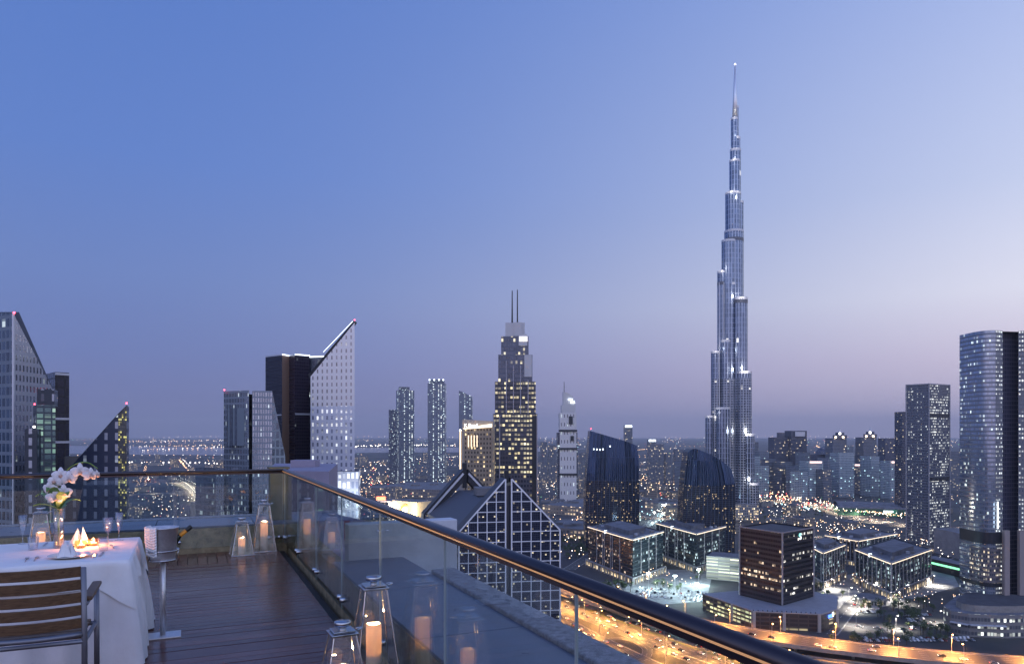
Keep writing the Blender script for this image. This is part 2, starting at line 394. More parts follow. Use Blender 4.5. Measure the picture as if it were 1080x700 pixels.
def smooth_path(pts, step=12.0):
    P = [Vector((*p, 0)) for p in pts]; P = [P[0]*2-P[1]]+P+[P[-1]*2-P[-2]]; out = []
    for i in range(1, len(P)-2):
        a, b, c, d = P[i-1:i+3]; n = max(2, int((c-b).length/step))
        for k in range(n):
            t = k/n
            out.append(.5*((2*b)+(c-a)*t+(2*a-5*b+4*c-d)*t*t+(3*b-a-3*c+d)*t**3))
    out.append(P[-2]); return out
ROADS = []
def offset(path, d):
    o = []
    for i, p in enumerate(path):
        t = (path[min(i+1, len(path)-1)]-path[max(i-1, 0)]).normalized(); o.append(p+Vector((t.y, -t.x, 0))*d)
    return o
def ribbon_mb(path, w, z, th=.0):
    s = MB(); a = offset(path, -w/2); b = offset(path, w/2); L = 0
    for i in range(len(path)-1):
        l = (path[i+1]-path[i]).length
        s.face([(*a[i].xy, z), (*b[i].xy, z), (*b[i+1].xy, z), (*a[i+1].xy, z)], 0, [(0, L), (1, L), (1, L+l), (0, L+l)])
        if th:
            for q, sgn in ((a, 1), (b, -1)):
                pts = [(*q[i].xy, z-th), (*q[i+1].xy, z-th), (*q[i+1].xy, z), (*q[i].xy, z)]
                s.face(pts if sgn < 0 else pts[::-1], 1)
            s.face([(*a[i].xy, z-th), (*a[i+1].xy, z-th), (*b[i+1].xy, z-th), (*b[i].xy, z-th)], 1)
        L += l
    return s
def barrier_mb(path, d, z, w=.4, h=.9):
    s = MB(); a = offset(path, d-w/2); b = offset(path, d+w/2)
    for i in range(len(path)-1):
        A = [(*a[i].xy, z), (*b[i].xy, z), (*b[i+1].xy, z), (*a[i+1].xy, z)]; T = [(x, y, z+h) for x, y, _ in A]
        s.mesh(A+T, [(4, 5, 6, 7), (0, 3, 7, 4), (1, 5, 6, 2)])
    return s
def road(name, pix, w, z, m, wz=0):
    path = smooth_path([gp(*p, z) if wz == 0 else p for p in pix]); ROADS.append((path, w, z))
    tag(ribbon_mb(path, w, z).build(name, m), kind='structure')
    if w > 12:
        k = MB()
        for d in (-w/2-.3, w/2+.3): b = barrier_mb(path, d, 0, .5, z+.14); k.mesh(b.v, b.f)
        tag(k.build('kerb', MT['concrete']), kind='structure')
    return path
def viaduct(label, pix, w, z, m, every=34):
    path = smooth_path([gp(*p, z) for p in pix]); ROADS.append((path, w, z))
    c = path[len(path)//2]; root = thing('viaduct', label, 'elevated road', (c.x, c.y, 0))
    ribbon_mb(path, w, z, 1.8).build('road_deck', [m, MT['concrete']], root, True)
    for d in (-w/2+.2, w/2-.2): barrier_mb(path, d, z+.004, .35, 1.0).build('barrier', MT['concrete'], root, True)
    L = 0
    for i in range(1, len(path)-1):
        L += (path[i]-path[i-1]).length
        if L > every:
            L = 0; t = (path[i+1]-path[i-1]); rz = math.atan2(t.y, t.x)
            q = MB(); q.box((path[i].x, path[i].y, (z-3.2)/2), (1.8, 4.2, z-3.2), rz); q.box((path[i].x, path[i].y, z-2.5), (2.0, w*.7, 1.36), rz)
            q.build('pillar', MT['concrete'], root, True)
    return path
H1 = viaduct('long curving elevated highway lit orange behind the handrail', [(330, 505), (400, 541), (480, 580), (590, 619), (680, 645), (780, 666), (900, 683), (1010, 694), (1120, 702)], 27, 7, MT['asphalt'])
H2 = road('highway', [(430, 566), (520, 596), (600, 634), (690, 668), (780, 699), (880, 728)], 34, .12, MT['asphalt'])
tag(ribbon_mb(offset(H2, 0), 2.6, .18).build('median_strip', MT['foliage']), kind='structure')
H3 = road('service_road', [(540, 622), (600, 658), (650, 684), (720, 716), (800, 745)], 17, .10, MT['asphalt'])
H4 = road('slip_road', [(575, 650), (600, 676), (628, 700), (655, 730)], 9, .14, MT['asphalt2'])
H7 = road('connecting_road', [(560, 628), (610, 648), (680, 676), (740, 700), (820, 730)], 10, .13, MT['asphalt2'])
H5 = viaduct('narrow ramp rising beside the main highway', [(640, 639), (690, 657), (760, 677), (850, 694), (950, 706)], 8.5, 4.2, MT['asphalt2'], 30)
cx, cyy = gp(657, 684)
H6 = road('loop_road', [(cx+17*math.cos(a*.7), cyy+26*math.sin(a*.7)) for a in range(0, 10)], 7, .16, MT['asphalt2'], 1)
S1 = road('boulevard', [(740, 519), (800, 527), (860, 533), (905, 546), (970, 555), (1060, 560)], 26, .10, MT['asphalt'])
S2 = road('street', [(1040, 580), (985, 598), (945, 612), (905, 632), (872, 668)], 14, .12, MT['asphalt2'])
S7 = road('street', [(862, 652), (905, 660), (950, 664), (1000, 655), (1050, 662), (1110, 676)], 10, .10, MT['asphalt2'])
S3 = road('street', [(590, 548), (680, 545), (740, 556), (800, 560), (900, 571), (985, 580)], 13, .08, MT['asphalt2'])
S4 = road('street', [(600, 600), (640, 575), (684, 553), (700, 535), (690, 520)], 13, .11, MT['asphalt2'])
S5 = road('street', [(100, 523), (180, 520), (260, 520), (420, 514)], 18, .09, MT['asphalt2'])
S6 = road('street', [(185, 508), (197, 512), (207, 520), (216, 533)], 22, .13, MT['asphalt2'])
lot1 = [gp(640, 618), gp(700, 600), gp(752, 602), (175, 640), gp(700, 637)]
sheet('car_park_paving', lot1, .06, MT['palepave'])
plaza = [gp(858, 628), gp(890, 606), gp(1000, 596), gp(1012, 618), gp(930, 640), gp(880, 650)]
sheet('plaza_paving', plaza, .05, MT['palepave'])

# ------------------------------------------------------------------ building helpers
def fix(foot, tops, ms):
    A = sum(foot[i][0]*foot[(i+1) % len(foot)][1]-foot[(i+1) % len(foot)][0]*foot[i][1] for i in range(len(foot)))
    if A < 0:
        foot = foot[::-1]; tops = tops[::-1]
        if isinstance(ms, (list, tuple)): ms = [ms[(len(ms)-2-i) % len(ms)] for i in range(len(ms))]
    return foot, tops, ms
def vol(root, foot, z0, tops, mats, sides=0, roof='roofdark', name='facade', rname='roof', parapet=0):
    foot = list(foot)
    tops = list(tops) if isinstance(tops, (list, tuple)) else [tops]*len(foot)
    foot, tops, sides = fix(foot, tops, sides)
    w = MB(); w.walls(foot, z0, tops, sides)
    fo = w.build(name, mats, root, True)
    t = MB()
    if parapet:
        t.top(foot, [x-parapet for x in tops])
    else: t.top(foot, tops)
    t.build(rname, MT[roof] if isinstance(roof, str) else roof, root, True)
    return fo
def register(foot, pad=6):
    x = sum(p[0] for p in foot)/len(foot); y = sum(p[1] for p in foot)/len(foot)
    HERO.append((x, y, max(math.dist((x, y), p) for p in foot)+pad))
def bld(name, label, cat, foot, tops, mats, sides=0, roof='roofdark', z0=0, group=None, parapet=0):
    x = sum(p[0] for p in foot)/len(foot); y = sum(p[1] for p in foot)/len(foot)
    register(foot)
    root = thing(name, label, cat, (x, y, z0), 0, group)
    vol(root, foot, z0, tops, mats, sides, roof, parapet=parapet)
    return root
def quad(p0, D0, p1, D1, depth):                 # front edge from pixel p0 at depth D0 to p1 at D1, plus thickness
    a, b = Vector(F(p0, D0)), Vector(F(p1, D1)); n = (b-a).normalized(); n = Vector((-n.y, n.x))*depth
    return [tuple(a), tuple(b), tuple(b+n), tuple(a+n)]
def inset(foot, k):
    x = sum(p[0] for p in foot)/len(foot); y = sum(p[1] for p in foot)/len(foot)
    return [(x+(p[0]-x)*k, y+(p[1]-y)*k) for p in foot]
def beacon(root, x, y, z, r=.7, m='red', name='beacon'):
    if m == 'red': r *= .6
    b = MB(); b.lathe([(0, -r), (r*.7, -r*.7), (r, 0), (r*.7, r*.7), (0, r)], (x, y, z), 8); return b.build(name, MT[m], root, True)
def boxp(root, name, c, d, m, rz=0):
    b = MB(); b.box(c, d, rz); return b.build(name, MT[m] if isinstance(m, str) else m, root, True)
def strip(root, name, a, b, z, h, t, m, out=.3):  # thin box along the edge a-b, standing proud of it
    a, b = Vector(a), Vector(b); d = (b-a); c = (a+b)/2; n = Vector((d.y, -d.x)).normalized()
    return boxp(root, name, (c.x+n.x*out, c.y+n.y*out, z), (d.length, t, h), m, math.atan2(d.y, d.x))
def light(parent, loc, w, c, r=.3, name='lamp_light', world=True, spot=0):
    l = bpy.data.lights.new(name, 'SPOT' if spot else 'POINT')
    if spot: l.spot_size = R(spot); l.spot_blend = .5
    l.energy = w; l.color = c; l.shadow_soft_size = r
    o = bpy.data.objects.new(name, l); col.objects.link(o)
    if parent: o.parent = parent; o.location = wm(parent).inverted() @ Vector(loc) if world else loc
    else: o.location = loc
    return o

exec_order = []
# ================================================================== towers on the left
def left_group():
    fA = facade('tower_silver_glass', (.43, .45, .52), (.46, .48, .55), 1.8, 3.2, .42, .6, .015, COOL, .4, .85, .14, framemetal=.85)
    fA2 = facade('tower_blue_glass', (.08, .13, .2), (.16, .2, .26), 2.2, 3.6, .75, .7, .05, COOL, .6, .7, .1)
    ft = [F(-40, 236), F(14, 224), F(57.5, 246), F(20, 275)]
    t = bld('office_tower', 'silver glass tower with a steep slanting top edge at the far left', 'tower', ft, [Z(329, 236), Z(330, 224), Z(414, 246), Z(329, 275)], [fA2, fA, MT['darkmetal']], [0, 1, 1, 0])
    beacon(t, *F(15, 223.5), Z(334, 224)+1.2, .55)
    boxp(t, 'edge_trim', (*F(14, 223.8), (Z(330, 224))/2), (.5, .5, Z(330, 224)), 'whitemetal')
    fw = facade('dark_pale_windows', (.1, .12, .16), (.03, .04, .06), 2.9, 3.4, .3, .66, .06, COOL, .6, .3, .2, pale=(.4, .43, .5), palep=.85)
    fg = facade('green_reflection_glass', (.12, .2, .2), (.05, .07, .09), 2.0, 1.8, .8, .7, .42, ((.45, .9, .6), (.8, 1, .8)), .55, .5, .12, clus=.8)  # green reflection put in as glowing cells
    s = quad(38, 216, 58.5, 219, 14)  # separate narrow tower added for the reflection in the silver facade
    t = bld('office_tower', 'narrow added tower standing for a green reflection in the slanting silver tower', 'tower', s, Z(427, 217), [fg, fw], [0, 1, 1, 1])
    s2 = quad(39, 220, 57, 222, 9)
    vol(t, s2, Z(427, 217), Z(410, 220), [fw], 0, 'roofdark', 'upper_facade', 'upper_roof'); beacon(t, *F(36.5, 216), Z(426, 216), .4)
    s = quad(26, 212, 39, 213, 10)  # small block added for a further reflection in that facade
    t = bld('office_tower', 'short added block standing for a reflection in the far left tower', 'tower', s, Z(452, 212), [fw], 0)
    beacon(t, *F(36, 212), Z(450, 212), .35, 'white_e', 'roof_lamp')
    fd = facade('navy_slab', (.02, .025, .045), (.012, .014, .022), 3, 3.6, .8, .8, .02, WARM, .5, .4, .2)
    fd2 = facade('navy_slab_side', (.1, .12, .17), (.06, .07, .1), 3, 3.6, .8, .8, .02, WARM, .5, .5, .2)
    ft = [F(46, 300), F(58, 288), F(73, 292), F(62, 312)]
    t = bld('office_tower', 'dark navy slab tower with pale bands behind the silver tower', 'tower', ft, Z(393, 292), [fd2, fd], [0, 1, 1, 0])
    for y in (394.5, 441.5, 466): strip(t, 'light_band', F(58, 288), F(73, 292), Z(y, 290), .9, .4, 'whitemetal')
    ft = quad(68, 268, 93, 268, 10)
    bld('link_building', 'low grey link block between the navy slab and the pointed tower', 'building', ft, Z(481, 268), [MT['concrete']], 0, 'roofgrey')
    fp = facade('pointed_tower_wall', (.14, .16, .21), (.024, .034, .07), 3.6, 3.6, .3, .62, .04, COOL, .6, .3, .2, pale=(.36, .39, .46), palep=.9)
    fpy = facade('pointed_tower_reflection', (.1, .11, .1), (.026, .034, .065), .6, .8, .8, .8, .26, ((1, .85, .2), (.9, 1, .4)), .7, .3, .2, clus=1.0)  # yellow reflection column, put into the wall as glowing cells
    a, m_, b, c, d = F(62, 229), F(124.5, 227), F(133.5, 226.5), F(136, 240), F(64, 246)
    t = bld('office_tower', 'dark tower with a sharp diagonal top and pale window columns', 'tower', [a, m_, b, c, d], [Z(506, 229), Z(436, 227), Z(427, 226.5), Z(427, 226.5), Z(506, 229)], [fp, fpy], [0, 1, 0, 0, 0])
    beacon(t, b[0], b[1], Z(425, 226), .5)
left_group()

def mid_left():
    f1 = facade('steel_glass_tower', (.4, .45, .52), (.26, .29, .35), 1.0, 2.4, .55, .7, .11, ((.75, .9, 1), (1, .95, .85)), .55, .75, .12, wob=.15, clus=.9)
    f1b = facade('steel_glass_plain', (.3, .33, .38), (.22, .26, .31), 2.4, 3.7, .7, .75, .03, COOL, .5, .8, .1)
    ft = [F(236, 306), F(262.5, 298), F(263, 325), F(237, 333)]
    t = bld('office_tower', 'grey blue glass tower with a narrow notch and a sloping right edge', 'tower', ft, Z(412, 302), [f1, f1b], [0, 0, 0, 0])
    p = [F(266, 297), F(287, 300), F(301, 306), F(301, 326), F(266, 322)]
    vol(t, p, 0, [Z(412, 297), Z(412, 300), Z(482, 306), Z(482, 306), Z(412, 300)], [f1, f1b], [0, 1, 1, 0, 0], name='right_wing', rname='right_roof')
    boxp(t, 'notch', (*F(264.6, 306), Z(416, 306)/2), (2.0, 9, Z(416, 306)), 'darkmetal')
    boxp(t, 'blank_panel', (*F(249, 300.6), Z(450, 300)), (8.6, .5, 16), f1b, -.28)
    p = quad(228, 300, 236.5, 303, 16)
    vol(t, p, 0, Z(494, 300), [f1], 0, 'roofdark', 'low_wing', 'low_roof'); beacon(t, *F(236.5, 304), Z(411, 304), .55)
    fd = facade('navy_glass_tower', (.025, .03, .055), (.014, .016, .028), .9, 1.6, .75, .7, .006, COOL, .45, .45, .15)
    fb = mat('bronze_panel', (.34, .22, .16), .5)
    fdp = facade('plum_glass_tower', (.05, .035, .065), (.03, .022, .038), .9, 1.6, .75, .7, .004, COOL, .4, .4, .15)
    ft = [F(280, 352), F(297.5, 343), F(305, 348), F(311, 343), F(326.5, 348), F(326, 372), F(282, 372)]
    t = bld('office_tower', 'dark navy tower with a bronze vertical strip and a lit roof edge', 'tower', ft, Z(375, 345), [fd, fb, fdp], [0, 1, 2, 2, 2, 0, 0])
    for i, (a, b) in enumerate(zip(ft[:4], ft[1:5])):
        strip(t, 'roof_edge_light', a, b, Z(374.2, 345), .45, .3, 'coolsign' if i in (1, 3) else 'whitemetal', .2)
    strip(t, 'light_band', ft[3], ft[4], Z(436.5, 345), .9, .3, 'whitemetal')
    strip(t, 'light_band', ft[0], ft[1], Z(437.5, 345), .6, .3, 'whitemetal')
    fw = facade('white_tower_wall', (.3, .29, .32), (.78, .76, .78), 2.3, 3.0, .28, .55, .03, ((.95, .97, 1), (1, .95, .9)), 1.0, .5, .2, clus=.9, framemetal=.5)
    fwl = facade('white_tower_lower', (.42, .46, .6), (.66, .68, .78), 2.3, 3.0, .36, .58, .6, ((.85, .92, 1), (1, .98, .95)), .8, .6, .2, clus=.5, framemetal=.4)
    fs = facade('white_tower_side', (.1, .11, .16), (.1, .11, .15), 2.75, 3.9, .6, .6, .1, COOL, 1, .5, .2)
    ft = [F(327.5, 322), F(374, 318), F(373, 352), F(327, 352)]
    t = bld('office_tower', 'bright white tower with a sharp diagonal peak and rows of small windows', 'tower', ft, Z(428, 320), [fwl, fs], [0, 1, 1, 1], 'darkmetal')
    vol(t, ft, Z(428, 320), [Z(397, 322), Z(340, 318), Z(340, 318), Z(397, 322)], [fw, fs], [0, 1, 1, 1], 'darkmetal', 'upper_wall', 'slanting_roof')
    # slanting dark fin above the roof, with a lit rim
    a = Vector((*F(327.5, 324), Z(397, 322)-1)); b = Vector((*F(374, 320), Z(338, 318)))
    q = MB(); up = Vector((0, 0, 1)); bk = Vector((0, 5, 0)); h = Vector((-1.2, 0, 1.9))
    q.mesh([a, b, b+bk, a+bk, a+h, b+h*.2, b+h*.2+bk, a+h+bk], [(0, 1, 5, 4), (3, 7, 6, 2), (4, 5, 6, 7), (0, 4, 7, 3), (1, 2, 6, 5), (0, 3, 2, 1)]); q.build('slanting_fin', MT['darkmetal'], t, True)
    q = MB(); q.tube([a.lerp(b, .38)+h*1.0+Vector((-.8, 1, .6)), a.lerp(b, .97)+h*.35+Vector((0, 1, .3))], .1, 6); q.build('rim_light', MT['coolsign'], t, True)
    p = [F(314, 352), F(346, 346), F(346, 366), F(314, 372)]
    vol(t, p, 0, [Z(377, 352), Z(376, 346), Z(376, 346), Z(377, 352)], [fs, MT['whiteclad']], [0, 0, 0, 0], name='rear_wing', rname='rear_roof')
    strip(t, 'roof_edge_light', p[0], p[1], Z(376, 348), .5, .4, 'coolsign', .2)
    beacon(t, *F(374, 318), Z(338.5, 318)+.5, .5)
    p = [F(347, 314), F(378, 309), F(380, 340), F(347, 340)]
    vol(t, p, 0, Z(497, 312), [facade('white_podium', (.5, .55, .7), (.7, .72, .8), 2.2, 4.2, .6, .7, .7, ((.8, .9, 1), (1, 1, 1)), 1.6, .2, .3)], 0, 'roofgrey', 'podium', 'podium_roof')
    for px in (352, 366, 381): light(t, (*F(px, 302), Z(532, 305)), 2200, (.85, .92, 1), 1.0, 'floodlight')
    ft = [F(283, 108), F(347, 101), F(356, 128), F(290, 135)]
    t = bld('annex_building', 'plain mauve rendered annex block below the corner of the terrace', 'building', ft, [Z(496, 108), Z(497, 101), Z(497, 101), Z(496, 108)], [MT['mauve']], 0, 'mauve')
    boxp(t, 'roof_plant', (*F(322, 118), Z(497, 104)+.6), (4, 3, 1.2), 'mauve')
    ft = [F(330, 74), F(404, 58), F(398, 84), F(340, 98)]
    t = bld('annex_building', 'low mauve annex with a flat roof beside the glass balustrade', 'building', ft, 139.5, [MT['mauve']], 0, 'mauve', parapet=.35)
    boxp(t, 'roof_vent', (*F(366, 72), 140.2), (.5, .5, 2.2), mat('vent_plum', (.25, .05, .12), .5))
    boxp(t, 'parapet_cap', (*F(367, 66.2), 139.6), (6.4, .3, .25), 'mauve', -1.05)
mid_left()

# ================================================================== gabled grid-fronted tower
def gable_tower():
    gridm = mat('white_grid', (.84, .84, .87), .45)
    fg = facade('gable_glass', (.05, .06, .1), (.03, .035, .06), .55, .62, .86, .8, .06, ((1, .85, .6), (.7, .8, 1)), .9, .5, .06, wob=.25, clus=1)  # glowing dots stand for lights reflected in the panes
    fs = facade('gable_side', (.04, .045, .07), (.03, .03, .045), 1.6, 3.5, .6, .6, .1, WARM, .6, .4, .2)
    roofm = mat('gable_roof', (.085, .09, .11), .45, .2, noise_s=.4, noise_a=.2)
    frm = mat('gable_roof_edge', (.035, .038, .05), .4, .3)
    A = Vector(F(484, 200)); B = Vector(F(590.5, 205)); w = (B-A); W = w.length; ux = w.normalized(); nn = Vector((-ux.y, ux.x))
    # real plan: a long gabled block running back from the grid front
    back = Vector(F(487, 258))-Vector(F(535, 202)); Lb = back.length; bd = back.normalized()
    def P(u, d, z): q = A+ux*(u*W)+bd*d; return Vector((q.x, q.y, z))
    apL, apR, ap = .455, .515, .485
    zs = Z(560, 202); za = Z(505, 202)
    root = thing('gabled_tower', 'gabled glass tower fronted by a white square grid with a central slit', 'tower', (*((A+B)/2), 0)); register([tuple(A), tuple(B), tuple(A+back), tuple(B+back)])
    # front wall: left half, slit, right half (walls follow the gable)
    def gface(m, u0, u1, z0, t0, t1, d=0):
        m.face([P(u0, d, z0), P(u1, d, z0), P(u1, d, t1), P(u0, d, t0)], 0, [(u0*W, z0), (u1*W, z0), (u1*W, t1), (u0*W, t0)])
    m = MB(); gface(m, 0, apL, 0, zs, za); gface(m, apR, 1, 0, za, zs); m.build('glass_front', fg, root, True)
    m = MB(); gface(m, apL, apR, 0, za-2, za-2, 1.6)
    for u in (apL, apR): m.face([P(u, 0, 0), P(u, 1.6, 0), P(u, 1.6, za), P(u, 0, za)])
    m.build('slit', mat('slit_cladding', (.1, .105, .13), .4, .4), root, True)
    def bar(q, a, b, r): 
        a = Vector(a); b = Vector(b); d = (b-a).normalized(); s = Vector((ux.x, ux.y, 0))*r; f = Vector((nn.x, nn.y, 0))*-.22
        o = d.cross(Vector((nn.x, nn.y, 0))).normalized()*r
        vs = [a-o, a+o, b+o, b-o]; vs = vs+[v+f for v in vs]
        q.mesh(vs, [(0, 1, 5, 4), (1, 2, 6, 5), (2, 3, 7, 6), (3, 0, 4, 7), (4, 5, 6, 7)])
    def topz(u): return zs+(za-zs)*(u/apL) if u < apL else za+(zs-za)*((u-apR)/(1-apR))
    g = MB(); off = -.02
    for half, (u0, u1) in enumerate(((0, apL), (apR, 1))):
        for k in range(0, 6):
            u = u0+(u1-u0)*k/5; bar(g, P(u, off, 0), P(u, off, topz(u)), .125 if k not in (0, 5) else .2)
    z = za-3.6
    while z > 3:
        for (u0, u1) in ((0, apL), (apR, 1)):
            a, b = u0, u1
            if z > zs:
                f = (z-zs)/(za-zs)
                if u0 == 0: a = apL*f
                else: b = 1-(1-apR)*f
            bar(g, P(a, off-.003, z), P(b, off-.003, z), .115)
        z -= 2.85
    bar(g, P(0, off-.006, zs), P(apL, off-.006, za), .2); bar(g, P(apR, off-.006, za), P(1, off-.006, zs), .2)
    g.build('white_grid', gridm, root, True)
    m = MB()
    for u in (0, 1): m.face([P(u, 0, 0), P(u, Lb, 0), P(u, Lb, zs), P(u, 0, zs)] if u else [P(u, Lb, 0), P(u, 0, 0), P(u, 0, zs), P(u, Lb, zs)], 0, [(0, 0), (Lb, 0), (Lb, zs), (0, zs)])
    m.build('side_wall', fs, root, True)
    # recessed roof slopes between the two end gables
    m = MB(); dz = 1.6; t0, t1 = 5, Lb-5
    for (u0, z0, u1, z1) in ((-.02, zs-dz, .40, za-dz-5.5), (.60, za-dz-5.5, 1.02, zs-dz)):
        m.face([P(u0, t0, z0), P(u1, t0, z1), P(u1, t1, z1), P(u0, t1, z0)])
    m.face([P(.40, t0, za-dz-5.5), P(.60, t0, za-dz-5.5), P(.60, t1, za-dz-5.5), P(.40, t1, za-dz-5.5)])
    m.build('roof', roofm, root, True)
    # end gable frames: solid wedge slabs
    for d0, d1, nm in ((.15, 5.0, 'front_gable'), (Lb-5, Lb, 'rear_gable')):
        m = MB()
        for (u0, z0, u1, z1) in ((-.03, zs-.6, apL, za+.25), (apR, za+.25, 1.03, zs-.6)):
            vs = [P(u0, d0, z0), P(u1, d0, z1), P(u1, d1, z1), P(u0, d1, z0)]; lo = [v-Vector((0, 0, 4.5)) for v in vs]
            m.mesh(vs+lo, [(0, 1, 2, 3), (0, 4, 5, 1), (1, 5, 6, 2), (2, 6, 7, 3), (3, 7, 4, 0)])
        m.build(nm, frm, root, True)
    m = MB()
    for (u0, z0, u1, z1) in ((.0, zs, apL, za+.1), (apR, za+.1, 1, zs)):
        bar(m, P(u0, Lb-5.1, z0-1.3), P(u1, Lb-5.1, z1-1.3), .35)
    m.build('gable_trim', MT['whitemetal'], root, True)
    m = MB(); m.box(P(ap, Lb-2.5, za-2), (1.5, 3, 9), math.atan2(ux.y, ux.x)); m.build('gable_mast', MT['darkmetal'], root, True)
    m = MB(); m.box(P(ap, 2.4, za+.6), (1.2, 2, 3.5), math.atan2(ux.y, ux.x)); m.build('gable_mast', MT['darkmetal'], root, True)
    boxp(root, 'roof_plant', P(.5, Lb*.5, za-5.6), (6, 8, 2.4), 'roofgrey', math.atan2(ux.y, ux.x))
gable_tower()

# ================================================================== centre skyline
def centre():
    fc = facade('residential_blue', (.12, .16, .22), (.15, .18, .24), 4, 4, .7, .65, .22, ((.75, .95, 1), (1, .95, .85)), 1.5, .6, .15, colv=.8)
    fcd = facade('residential_dark', (.07, .09, .13), (.1, .12, .17), 4, 4, .7, .65, .12, ((.75, .95, 1), (1, .95, .85)), 1.0, .5, .15, colv=.5)
    D = 2200
    t = bld('residential_tower', 'left and lower of two joined blue towers far behind the handrail', 'tower', quad(410, D, 421, D-20, 26), Z(432, D), [fcd], 0)
    t = bld('residential_tower', 'right and taller of two joined blue towers with stepped top', 'tower', quad(420.5, D-40, 437, D-20, 30), Z(412, D), [fc], 0)
    vol(t, quad(423, D-34, 432, D-20, 20), Z(412, D), Z(408.5, D), [fcd], 0, name='crown', rname='crown_roof')
    t = bld('residential_tower', 'slim dark blue tower standing alone with white lit columns and crown', 'tower', quad(451, D, 469.5, D, 40), Z(404, D), [fc], 0)
    vol(t, quad(452.5, D+6, 468, D+6, 30), Z(404, D), Z(400, D), [fcd], 0, name='crown', rname='crown_roof')
    for px in (453, 458, 463, 467.5): boxp(t, 'crown_light', (*F(px, D-1), Z(400.5, D)), (4, 2, 5), 'coolsign')
    t = bld('residential_tower', 'slim tower with lit balconies rising behind the cream lit hotel', 'tower', quad(484, D, 498, D, 34), [Z(411.5, D), Z(418, D), Z(418, D), Z(411.5, D)], [fc], 0)
    D = 520
    fh = facade('hotel_cream', (.05, .04, .035), (.33, .26, .19), 2.3, 3.3, .42, .5, .2, WARM, 1.3, .2, .3)
    crm = mat('hotel_stone', (.42, .36, .3), .7)
    ft = [F(484.5, 528), F(489, 520), F(519.5, 516), F(522, 552), F(490, 556)]
    t = bld('hotel_tower', 'cream floodlit hotel block with a glowing sign band under its roof', 'hotel', ft, [Z(455, 528), Z(453, 520), Z(450.5, 516), Z(450.5, 516), Z(455, 528)], [fh, crm], [1, 0, 0, 0, 0])
    p = [F(487.5, 521), F(519.5, 517), F(522, 545), F(490, 550)]
    vol(t, p, Z(453, 520), [Z(442, 521), Z(444, 517), Z(444, 517), Z(442, 521)], [crm], 0, 'roofgrey', 'sign_wall', 'sign_roof')
    a, b = Vector(F(489, 519)), Vector(F(519, 515)); rz = math.atan2((b-a).y, (b-a).x)
    q = MB(); lo = Z(453, 519)+.4
    d = Vector((0, -.5, 0)); A = Vector((*a, lo))+d; B = Vector((*b, lo+1.5))+d
    q.mesh([A, B, B+Vector((0, 0, 2.4)), A+Vector((0, 0, .9)), A-d*.8, B-d*.8], [(0, 1, 2, 3), (0, 4, 5, 1)]); q.build('glow_band', emit('cream_glow', (1, .84, .6), 1.8), t, True)
    for i in range(5):
        px = 494+i*3.05; boxp(t, 'pilaster_light', (*F(px, 518.2), Z(465, 518)), (.45, .3, 8.5), 'warmsign')
    boxp(t, 'corner_light', (*F(485.4, 525), Z(476, 525)), (.7, .7, 31), 'warmsign'); beacon(t, *F(485.4, 525), Z(453.5, 525), .7, 'white_e', 'corner_lamp')
    cu = bpy.data.curves.new('t', 'FONT'); cu.body = 'K Read'; cu.size = 3.4; cu.extrude = .08
    tmp = bpy.data.objects.new('t', cu); col.objects.link(tmp); bpy.context.view_layer.update()
    me = bpy.data.meshes.new_from_object(tmp.evaluated_get(bpy.context.evaluated_depsgraph_get())); bpy.data.objects.remove(tmp)
    me.materials.clear(); me.materials.append(emit('sign_white', (1, .97, .9), 4)); so = bpy.data.objects.new('sign_lettering', me); col.objects.link(so); so.parent = t
    so.location = wm(t).inverted() @ Vector((*F(489.4, 515), Z(450.0, 516))); so.rotation_euler = (R(90), 0, rz)
    # stepped office tower with two masts
    D = 610
    fdk = facade('stepped_glass', (.1, .12, .17), (.12, .13, .18), 2.1, 3.9, .78, .7, .10, ((1, .85, .5), (.7, .9, 1)), .9, .6, .12, clus=.8)
    flt = facade('stepped_lit', (.1, .11, .14), (.045, .05, .07), 2.6, 4.0, .74, .5, .66, ((1, .82, .42), (1, .92, .62)), .95, .5, .12, clus=.7)
    flo = facade('stepped_dim', (.06, .07, .1), (.06, .065, .09), 2.6, 4.0, .7, .5, .26, ((1, .82, .42), (1, .92, .62)), .7, .5, .12)
    wc = MT['whiteclad']
    root = thing('stepped_tower', 'tall stepped office tower with yellow lit floors and two thin masts', 'tower', (*F(543, D+16), 0)); register(quad(519, D, 568, D, 36))
    fin = mat('stepped_fin', (.35, .34, .38), .45, .2)
    def tier(p0, p1, y0, y1, d, dep, ms, name):
        vol(root, quad(p0, D+d, p1, D+d, dep), Z(y0, D) if y0 else 0, Z(y1, D), ms, [0, 1, 0, 1] if len(ms) > 1 else 0, name=name, rname=name+'_roof')
    tier(520, 566.8, None, 500, 0, 38, [flo, MT['darkmetal']], 'base_floors')
    tier(520, 566.8, 500, 436, 0, 38, [flt, MT['darkmetal']], 'lit_floors')
    tier(522, 565, 436, 402, 3, 32, [flt, wc], 'middle_floors')
    tier(525.5, 561.5, 402, 373, 6, 27, [fdk, wc], 'upper_floors')
    tier(528.5, 557.5, 373, 353, 9, 21, [fdk, wc], 'top_floors')
    tier(533, 553.5, 353, 338, 12, 15, [wc], 'crown')
    for px, y in ((520.3, 436), (566.4, 436), (527, 438), (541.5, 385), (534, 380), (549, 385), (557, 400)):
        boxp(root, 'fin', (*F(px, D-.5 if px < 528 or px > 560 else D+2.0), Z(y, D)/2), (.8, 1.2, Z(y, D)), fin)
    boxp(root, 'blank_panel', (*F(563.8, D-.4), Z(437, D)/2), (4.4, .5, Z(437, D)-2), 'darkmetal')
